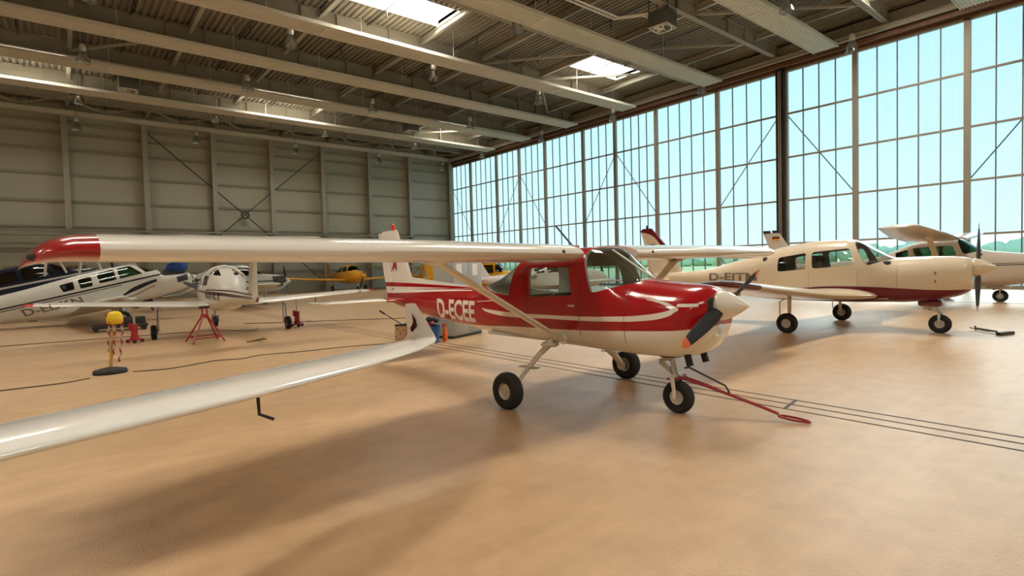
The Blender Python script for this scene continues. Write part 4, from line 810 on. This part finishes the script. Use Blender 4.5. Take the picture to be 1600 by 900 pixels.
# ------------------------------------------------------------------ white aeroplane standing nose-up at the left
B=thing('light_aeroplane','white low-wing aeroplane tipped nose-up, dark stripe and letters D-EDKN, cowling open','aeroplane'); place(B,.6,25,0,z=.75,pitch=13)
BW=(.66,.65,.60)
st=[(-5.0,.52,.80,.05,.5,2,2),(-3.5,.16,.82,.2,.5,2.2,2.2),(-2.2,-.06,.86,.38,.5,2.4,2.4),(-1.2,-.24,.91,.48,.48,2.5,2.7),(-.5,-.34,.97,.53,.46,2.6,3),(.3,-.40,1.01,.56,.44,2.7,3.2),(1.2,-.42,1.03,.57,.44,2.7,3.2),(1.6,-.42,1.02,.57,.44,2.7,3.2),(1.85,-.42,.93,.56,.46,2.6,3.1),(2.2,-.41,.72,.54,.5,2.6,3),(2.48,-.40,.60,.53,.5,2.6,3),(2.56,-.40,.42,.52,.5,3,3),(3.0,-.35,.34,.48,.5,3,3),(3.35,-.25,.29,.42,.5,2.8,2.6),(3.46,-.16,.25,.36,.5,2.4,2.4)]
BP=paint('white_black_stripe',BW,[((.012,.014,.02),[(-5,.40),(2.6,.40)],[(-5,.45),(2.6,.46)],-5,2.6),((.20,.19,.18),[(-5,.31),(2.0,.33)],[(-5,.37),(2.0,.37)],-5,1.2),
 ((.012,.014,.02),[(.9,-.08),(1.6,.05),(2.35,.20)],[(.9,-.06),(1.6,.20),(2.35,.30)],.95,2.30),((.35,.25,.19),[(1.3,-.16),(2.3,.05)],[(1.3,-.10),(2.0,.06),(2.3,.12)],1.3,2.2)],zr=(-1,2.2),rough=.3)
wn=[('windshield',[(1.72,1.2),(1.84,.94),(2.05,.62),(2.42,.62),(2.46,.8),(2.1,1.2)],0)]
for s in (-1,1): wn+=[('side_window',rpoly(p,.05),s) for p in ([(-.50,.80),(-.10,.83),(-.12,.55),(-.45,.54)],[(.04,.86),(.43,.88),(.40,.54),(.04,.53)],[(.60,.92),(1.12,.97),(1.12,.58),(.60,.57)],[(1.22,.96),(1.64,.97),(1.94,.60),(1.22,.58)])]
fuselage(B,st,BP,wn,(-.9,2.3),glass=M_gglass,step=.09)
wing('fin',B,[(.75,-4.2,0,1.1,.08,0),(2.0,-4.9,0,.7,.08,0)],mat('white_b',BW,.3,coat=.4),vertical=True)
Mb=MAT['white_b']
for s in (-1,1):
    wing('stabilizer',B,[(s*.05,-4.3,.62,.95,.09,0),(s*1.8,-4.5,.64,.6,.09,0)],Mb)
    wing('wing',B,[(s*.50,1.55,-.25,2.2,.12,2),(s*1.0,1.30,-.22,1.95,.14,2),(s*4.6,.95,.10,1.1,.12,0),(s*4.9,.75,.12,.7,.08,0)],Mb)
    gz=(.215-.75); 
    bm=N(); tube(bm,[(1.0,s*1.35,-.20),(.92,s*1.35,-.72)],.045,10); obj('gear_leg',bm,M_steel,B); wheel(B,.90,s*1.42,-.735,.22,.15)
    bm=N(); b2(bm,(.75,s*1.25,-.62),(1.15,s*1.27,-.28)); obj('gear_door',bm,Mb,B)
bm=N(); b2(bm,(2.55,-.36,.34),(3.40,.36,.42)); box(bm,(2.9,.05,.48),(.5,.4,.16)); obj('exposed_engine',bm,M_dsteel,B)
bm=N(); bmesh.ops.create_icosphere(bm,subdivisions=3,radius=1)
for v in bm.verts: q=1+.10*math.sin(v.co.x*5+v.co.y*7)+.07*math.sin(v.co.z*11); v.co=Vector((3.12+v.co.x*.36*q,-.05+v.co.y*.34*q,.54+v.co.z*.26*q))
obj('blue_engine_cover',bm,mat('blue_cloth_cover',(.01,.05,.22),.85),B)
decal(B,[(2.95,-.02),(3.32,-.0),(3.34,.22),(2.95,.20)],M_dark,-1,'cowl_opening',.006)
bm=N(); slab(bm,[[(x,s_*w,z) for s_ in (-1,1)]+[(x,w,z-.03),(x,-w,z-.03)] for x,w,z in ((2.35,.3,-.42),(3.0,.34,-.47),(3.5,.3,-.36))]); obj('lower_cowl_flap',bm,Mb,B)
bm=N(); lathe(bm,[(0,0),(.11,0),(.11,.14),(.05,.2),(0,.2)],(3.46,0,.05),'X',20); obj('propeller_hub',bm,M_steel,B)
bm=N(); tube(bm,[(1.9,0,-.42),(1.95,0,-.85)],.05,10); obj('nose_strut',bm,M_dsteel,B); bm=N(); b2(bm,(1.35,-.28,-.62),(2.0,.28,-.40)); obj('gear_well',bm,M_blk,B)
lettering(B,'D-EDKN',-1.62,.02,.02,.27,M_dltr,-1,shear=-.06)
seats(B,(.9,-.1),.15,(-.27,.27))
t=thing('tool_cart','orange and black tool trolley on the floor under the nose-up aeroplane','trolley',(1.15,20.8,0))
bm=N(); b2(bm,(-.15,-.2,.22),(.25,.2,.55)); bev(bm,.02); obj('orange_case',bm,M_orange,t)
bm=N(); b2(bm,(-.5,-.3,.10),(.9,.3,.20)); b2(bm,(.3,-.2,.20),(.85,.2,.40)); bev(bm,.02); obj('black_tray',bm,M_dark,t)
for a in (-.4,.8):
    for b_ in (-.25,.25):
        bm=N(); lathe(bm,[(0,-.03),(.07,-.03),(.07,.03),(0,.03)],(a,b_,.07),'Y',16); obj('caster',bm,M_black,t)
# ------------------------------------------------------------------ further aeroplanes in the back
def simple(label,x,y,hd,col,sc=1.,high=False,z=0,pitch=0,canopy=M_dglass,reg=None,stripe=None,wings=True,L=1.,regm=M_kltr,wingz=None,eng=False,rx=None,tint=None):
    t=thing('light_aeroplane',label,'aeroplane'); place(t,x,y,hd,z,pitch); t.scale=(sc,sc,sc)
    k=L; mp=paint('livery_'+label[:12],col,stripe or [],rough=.3); mm=mat('skin_'+label[:12],col,.3,coat=.4)
    if high: st=[(-4.2*k,.95,1.2,.05,.5,2,2),(-2.2,.72,1.3,.3,.5,2.3,2.3),(-1.1,.6,1.6,.48,.45,2.8,2.8),(-.4,.55,1.95,.54,.4,3.2,3),(.55,.53,2.0,.55,.4,3.2,3),(1.05,.55,1.5,.52,.5,2.6,2.8),(1.7,.62,1.38,.45,.5,2.4,2.5),(2.05,.8,1.28,.3,.5,2.1,2.2)]; wn=[('windshield',[(.5,2.2),(.62,1.42),(1.02,1.40),(1.1,1.6),(.8,2.2)],0)]; wz=1.98; W_=[('cabin_window',rpoly([(-.25,1.86),(.42,1.86),(.52,1.36),(-.3,1.32)],.05),(1,)),('rear_window',rpoly([(-1.0,1.55),(-.35,1.82),(-.4,1.34),(-.95,1.32)],.05),(1,))]
    else: st=[(-4.2*k,1.0,1.22,.05,.5,2,2),(-2.2,.78,1.36,.3,.5,2.3,2.3),(-1.2,.62,1.62,.48,.46,2.5,2.8),(-.4,.56,1.88,.55,.42,2.7,3),(.5,.55,1.92,.56,.42,2.7,3),(.9,.56,1.80,.55,.45,2.6,2.9),(1.4,.58,1.5,.52,.5,2.5,2.8),(2.1,.65,1.42,.44,.5,2.4,2.5),(2.5,.85,1.34,.28,.5,2.1,2.2)]; wn=[('windshield',[(.72,2.2),(.88,1.5),(1.3,1.46),(1.4,1.7),(1.0,2.2)],0)]; wz=.78; W_=[('side_window',rpoly([(-1.25,1.54),(-.80,1.66),(-.78,1.36),(-1.2,1.34)],.05),(1,)),('side_window',rpoly([(-.66,1.70),(-.1,1.76),(-.08,1.38),(-.64,1.36)],.05),(1,)),('side_window',rpoly([(.02,1.77),(.70,1.76),(.86,1.42),(.04,1.38)],.05),(1,))]
    for n_,p,_ in W_:
        for s in (-1,1): wn.append((n_,p,s))
    fuselage(t,st,mp,wn,(-1.5,1.3),glass=canopy,step=.12)
    xn=st[-1][0]; 
    wing('fin',t,[(1.1,-3.2*k,0,.95,.08,0),(2.1,-3.8*k,0,.6,.08,0)],mm,vertical=True)
    for s in (-1,1):
        wing('stabilizer',t,[(s*.05,-3.45*k,1.12,.8,.09,0),(s*1.5,-3.55*k,1.14,.55,.09,0)],mm)
        if wings: wing('wing',t,[(s*.50,.70,wz,1.5,.13,1),(s*2.5,.68,wz+.10,1.4,.13,1),(s*4.8,.5,wz+.25,1.0,.12,0),(s*5.0,.35,wz+.26,.6,.08,0)],mm)
        if high: bm=N(); tube(bm,[(.3,s*.54,.68),(.2,s*2.3,wz+.02)],.045,10,flat=.5); obj('wing_strut',bm,mm,t)
        gear(t,0,s*1.25,.75,.2,.14,mm)
    gear(t,1.5 if not high else 1.3,0,.62,.17,.12,M_steel,fork=True)
    spinner(t,xn+.01,1.08,.16,.3,mm); 
    for q in range(2): blade(t,(xn+.06,0,1.08),R(70+180*q),.85,.13,M_dark)
    if reg:
        x0,x1,z0,z1=rx; lettering(t,reg,x0,z0,x1,z1,regm,-1)
    seats(t,(0,-.8),.9,(-.26,.26)); return t
tw=simple('long white aeroplane with dark stripe and row of windows, behind the round-canopied trainer',7.0,32,4,(.62,.62,.58),1.12,reg='N725M',rx=(-2.6,-1.35,1.18,1.36),stripe=[((.03,.03,.03),[(-5,1.06),(3,1.10)],[(-5,1.12),(3,1.16)],-5,3),((.25,.08,.06),[(-5,1.17),(3,1.20)],[(-5,1.185),(3,1.215)],-5,-1)])
bm=N(); b2(bm,(1.75,-.50,1.02),(2.35,.42,1.36)); b2(bm,(1.9,-.54,.86),(2.2,-.30,1.2)); obj('exposed_engine',bm,M_dsteel,tw)
nv=simple('navy blue aeroplane with white stripe behind the nose-up aeroplane at far left',-.9,30.2,0,(.006,.012,.045),1.2,z=-.02,pitch=11,wings=False,stripe=[((.6,.6,.58),[(-5,1.12),(3,1.28)],[(-5,1.19),(3,1.34)],-5,3)])
for a,b_ in (((.6,-.5,1.4),(.95,-.9,2.5)),((1.2,-.5,1.4),(.95,-.9,2.5)),((1.5,-.5,1.2),(1.95,-.9,2.5)),((2.2,-.4,1.2),(1.95,-.9,2.5))):
    bm=N(); tube(bm,[a,b_],.04,8); obj('cabane_strut',bm,M_white,nv)
simple('yellow low-wing aeroplane parked in front of the back wall',19.7,46.8,-90,(.80,.40,.03),1.2)
simple('second yellow aeroplane by the back wall, right of the first',26.3,49.3,90,(.80,.40,.03),1.0,high=True)
simple('yellow high-wing aeroplane seen past the tail of the red and white aeroplane',19.6,26.0,-60,(.82,.46,.02),1.0,high=True)
simple('white aeroplane lettered MAWP seen through the red cabin windows',18.3,19.0,-20,(.66,.64,.60),1.0,reg='D-MAWP',rx=(-2.3,-1.15,1.05,1.25))
# ------------------------------------------------------------------ things standing on the floor
t=thing('locker_cabinet','grey two-door steel cabinet with paper notices behind the red tail','cabinet',(7.45,11.15,0),R(21))
bm=N(); b2(bm,(-.62,-.27,.06),(.62,.27,1.95)); bev(bm,.008); obj('cabinet_body',bm,M_cab,t)
bm=N(); b2(bm,(-.60,-.25,0),(.60,.25,.06)); obj('plinth',bm,M_dark,t)
for s in (-1,1):
    bm=N(); b2(bm,(min(.005*s,.605*s),-.288,.09),(max(.005*s,.605*s),-.27,1.92)); bev(bm,.004); d_=obj('cabinet_door',bm,M_cab,t)
    bm=N(); b2(bm,(s*.06-.012,-.31,.95),(s*.06+.012,-.288,1.10)); obj('door_handle',bm,M_steel,d_)
    bm=N(); b2(bm,(s*.33-.13,-.2905,1.46),(s*.33+.09,-.2885,1.74)); pn=obj('paper_notice',bm,M_paper,d_,smooth=False)
t=thing('cardboard_box','open cardboard box with dark prints, full of grey plastic sheet','box',(6.08,11.14,0),R(8))
bm=N(); b2(bm,(-.26,-.20,0),(.26,-.19,.37)); b2(bm,(-.26,.19,0),(.26,.20,.37)); b2(bm,(-.26,-.2,0),(-.25,.2,.37)); b2(bm,(.25,-.2,0),(.26,.2,.37)); b2(bm,(-.26,-.2,0),(.26,.2,.01)); obj('carton',bm,M_card,t,smooth=False)
bm=N()
for a,b_ in ((-.2,.28),(-.05,.24),(.1,.30),(-.13,.12),(.04,.10),(.19,.14),(-.21,.05),(.12,.03)): b2(bm,(a,-.203,b_-.02),(a+.035,-.2005,b_+.035))
for a,b_ in ((-.15,.28),(-.03,.2),(.08,.29),(-.10,.10),(.12,.12),(.03,.05)): b2(bm,(-.2625,a,b_-.02),(-.2605,a+.035,b_+.035))
obj('printed_marks',bm,M_maroon,t,smooth=False)
bm=N(); bmesh.ops.create_icosphere(bm,subdivisions=3,radius=1)
for v in bm.verts: q=1+random.uniform(-.16,.16); v.co=Vector((.06+v.co.x*.19*q,v.co.y*.16*q,.37+v.co.z*.10*q))
obj('crumpled_sheet',bm,mat('grey_film',(.22,.21,.22),.3,spec=.8),t,ang=20)
t=thing('brush_stick','thin stick with black grip sticking out of the cardboard box','stick',(5.90,11.10,.375))
bm=N(); tube(bm,[(-.02,0,.03),(-.33,.22,.28)],.012,8); obj('shaft',bm,M_dsteel,t); bm=N(); tube(bm,[(-.33,.22,.28),(-.42,.285,.355)],.020,8); obj('grip',bm,M_black,t)
bm=N(); tube(bm,[(-.22,-.05,.03),(.28,-.02,.03)],.022,8); obj('brush_head',bm,M_black,t)
t=thing('waste_bin','blue plastic bin heaped with dark bags beside the cabinet','bin',(6.32,10.52,0))
bm=N(); lathe(bm,[(0,0),(.13,0),(.17,.36),(.18,.36),(.18,.38),(.165,.38),(.125,.02),(0,.02)],n=24); obj('bin_body',bm,M_blue,t)
for x,y,z,r_,m_,nm in ((-.06,0,.42,.12,M_maroon,'red_bag'),(.06,.03,.50,.11,M_dark,'dark_bag'),(-.07,.0,.53,.09,M_black,'black_bag')):
    bm=N(); bmesh.ops.create_icosphere(bm,subdivisions=2,radius=1)
    for v in bm.verts: q=1+random.uniform(-.12,.12); v.co=Vector((x+v.co.x*r_*q,y+v.co.y*r_*q,z+v.co.z*r_*.7*q))
    obj(nm,bm,m_,t)
t=thing('spray_bottle','orange spray bottle standing right of the blue bin','bottle',(6.62,10.50,0))
bm=N(); lathe(bm,[(0,0),(.05,0),(.055,.05),(.055,.22),(.03,.30),(.025,.34),(0,.34)],n=18); obj('bottle_body',bm,M_orange,t)
bm=N(); b2(bm,(-.05,-.02,.34),(.04,.02,.40)); bar(bm,(-.045,0,.37),(-.07,0,.31),.015,.015); bev(bm,.004); obj('spray_head',bm,mat('red_plastic',(.5,.05,.02),.4),t)
# chain post
t=thing('barrier_post','yellow-topped barrier post on black rubber base with red and white chains','post',(.58,11.50,0))
bm=N(); lathe(bm,[(0,0),(.23,0),(.25,.03),(.23,.07),(.10,.10),(.03,.11),(0,.11)],n=28)
for v in bm.verts: v.co.y*=.8
obj('rubber_base',bm,M_black,t)
top=Vector((.10,.02,.93))
bm=N(); tube(bm,[(0,0,.08),tuple(top)],.027,12); obj('pole',bm,M_wood,t)
bm=N(); lathe(bm,[(0,-.10),(.09,-.10),(.115,-.05),(.12,.0),(.10,.08),(.05,.115),(0,.12)],(top.x,top.y,.93),n=20)
obj('yellow_head',bm,mat('yellow_plastic',(.72,.50,.02),.35),t)
MC=[mat('red_chain',(.26,.015,.015),.5),mat('white_chain',(.42,.38,.34),.5)]
for c,(ox,n_) in enumerate(((-.05,19),(.02,21),(.09,26))):
    bm=N()
    for k in range(n_):
        z=.86-k*.026; x=top.x*(z/.93)*(.5 if c<2 else 1)+ox+.012*math.sin(k*.9+c)+ (.02 if c<2 else .02); y=-.04-.01*c
        pts=[(x+(math.cos(a)*.011 if k%2 else 0),y+(0 if k%2 else math.cos(a)*.011),z+math.sin(a)*.019) for a in [2*PI*j/10 for j in range(10)]]
        f0=len(bm.faces); tube(bm,pts,.0075,6,closed=True)
        bm.faces.ensure_lookup_table()
        for f in bm.faces[f0:]: f.material_index=(k//3)%2
    obj('chain',bm,MC,t)
t=thing('corrugated_panel','pale corrugated sheet panel standing behind the navy aeroplane at far left','panel',(-.6,38.5,0),R(-6))
bm=N(); k=34
pts=[(-1.7+3.4*i/(k*2),.05 if (i//2)%2 else -.05) for i in range(k*2+1)]
A=[[bm.verts.new((x,y,z)) for x,y in pts] for z in (0,2.35)]
for i in range(len(pts)-1): bm.faces.new((A[0][i],A[0][i+1],A[1][i+1],A[1][i]))
bmesh.ops.solidify(bm,geom=bm.faces[:],thickness=.01); obj('sheet',bm,mat('sheet_green',(.40,.40,.33),.6),t,smooth=False)
bm=N()
for x in (-1.7,1.7): b2(bm,(x-.04,-.08,0),(x+.04,.08,2.4))
b2(bm,(-1.74,-.08,2.33),(1.74,.08,2.4)); obj('panel_frame',bm,M_girt,t,smooth=False)
# cables and small things on the floor
def cable(label,pts,r,m=M_blk):
    P_s=[Vector((x,y,r)) for x,y in pts]; out=[]
    for i in range(len(P_s)-1):
        a=P_s[max(i-1,0)];b_=P_s[i];c=P_s[i+1];d=P_s[min(i+2,len(P_s)-1)]
        for k in range(8):
            u=k/8; out.append(.5*((2*b_)+(c-a)*u+(2*a-5*b_+4*c-d)*u*u+(3*b_-a-3*c+d)*u**3))
    out.append(P_s[-1]); bm=N(); tube(bm,out,r,6); return tag(obj('floor_cable',bm,m),label,'cable')
MCb=mat('brown_cable',(.07,.05,.03),.6)
cable('dark cable lying across the floor past the chain post base',[(-1.6,10.75),(-.75,10.93),(-.1,10.95),(.29,11.14)],.009,MCb)
cable('dark cable snaking from the chain post toward the cardboard box',[(.88,11.33),(1.4,11.2),(1.9,11.42),(2.2,11.55),(2.6,11.4),(3.0,11.6),(3.7,11.45),(4.6,11.4),(5.6,11.12)],.009,MCb)
cable('thin cable lying on the floor beneath the white trainer',[(-3.0,18.0),(-1.2,18.4),(1.4,18.2),(3.3,18.02),(3.9,17.3),(4.3,17.0),(4.5,17.6)],.010,MCb)
cable('thin dark line of cable on the floor right of the trainer nose wheel',[(4.6,19.6),(6.0,18.6),(8.0,17.4),(9.4,16.4)],.012,MCb)
t=thing('wooden_chock','small wooden chock piece lying on the floor right of the red trestle','chock',(3.62,14.2,0),R(20))
bm=N(); bar(bm,(-.28,-.02,.02),(.1,.05,.02),.05,.03); bar(bm,(.1,.05,.02),(.35,.28,.02),.05,.03); bar(bm,(.0,.02,.035),(.16,-.12,.035),.04,.03); obj('chock_body',bm,mat('olive_wood',(.20,.14,.05),.7),t,smooth=False)
t=thing('tow_bar','black hand tow bar lying on the floor at the right edge','tow bar',(0,0,0))
bm=N(); tube(bm,[(15.35,2.83,.04),(14.85,2.40,.04)],.02,8); obj('shaft',bm,M_dark,t)
bm=N(); tube(bm,[(15.28,2.92,.05),(14.88,2.55,.04),(14.85,2.40,.04)],.012,8); obj('fork_rod',bm,M_dark,t)
bm=N(); b2(bm,(-.22,-.045,.0),(.22,.045,.055)); bmesh.ops.transform(bm,matrix=Matrix.Translation((14.72,2.25,.005))@Matrix.Rotation(R(-20),4,'Z'),verts=bm.verts[:]); obj('foot_plate',bm,M_dark,t)
bm=N(); tube(bm,[(15.35,2.83,.0),(15.37,2.85,.09)],.015,8); obj('end_pin',bm,M_dark,t)
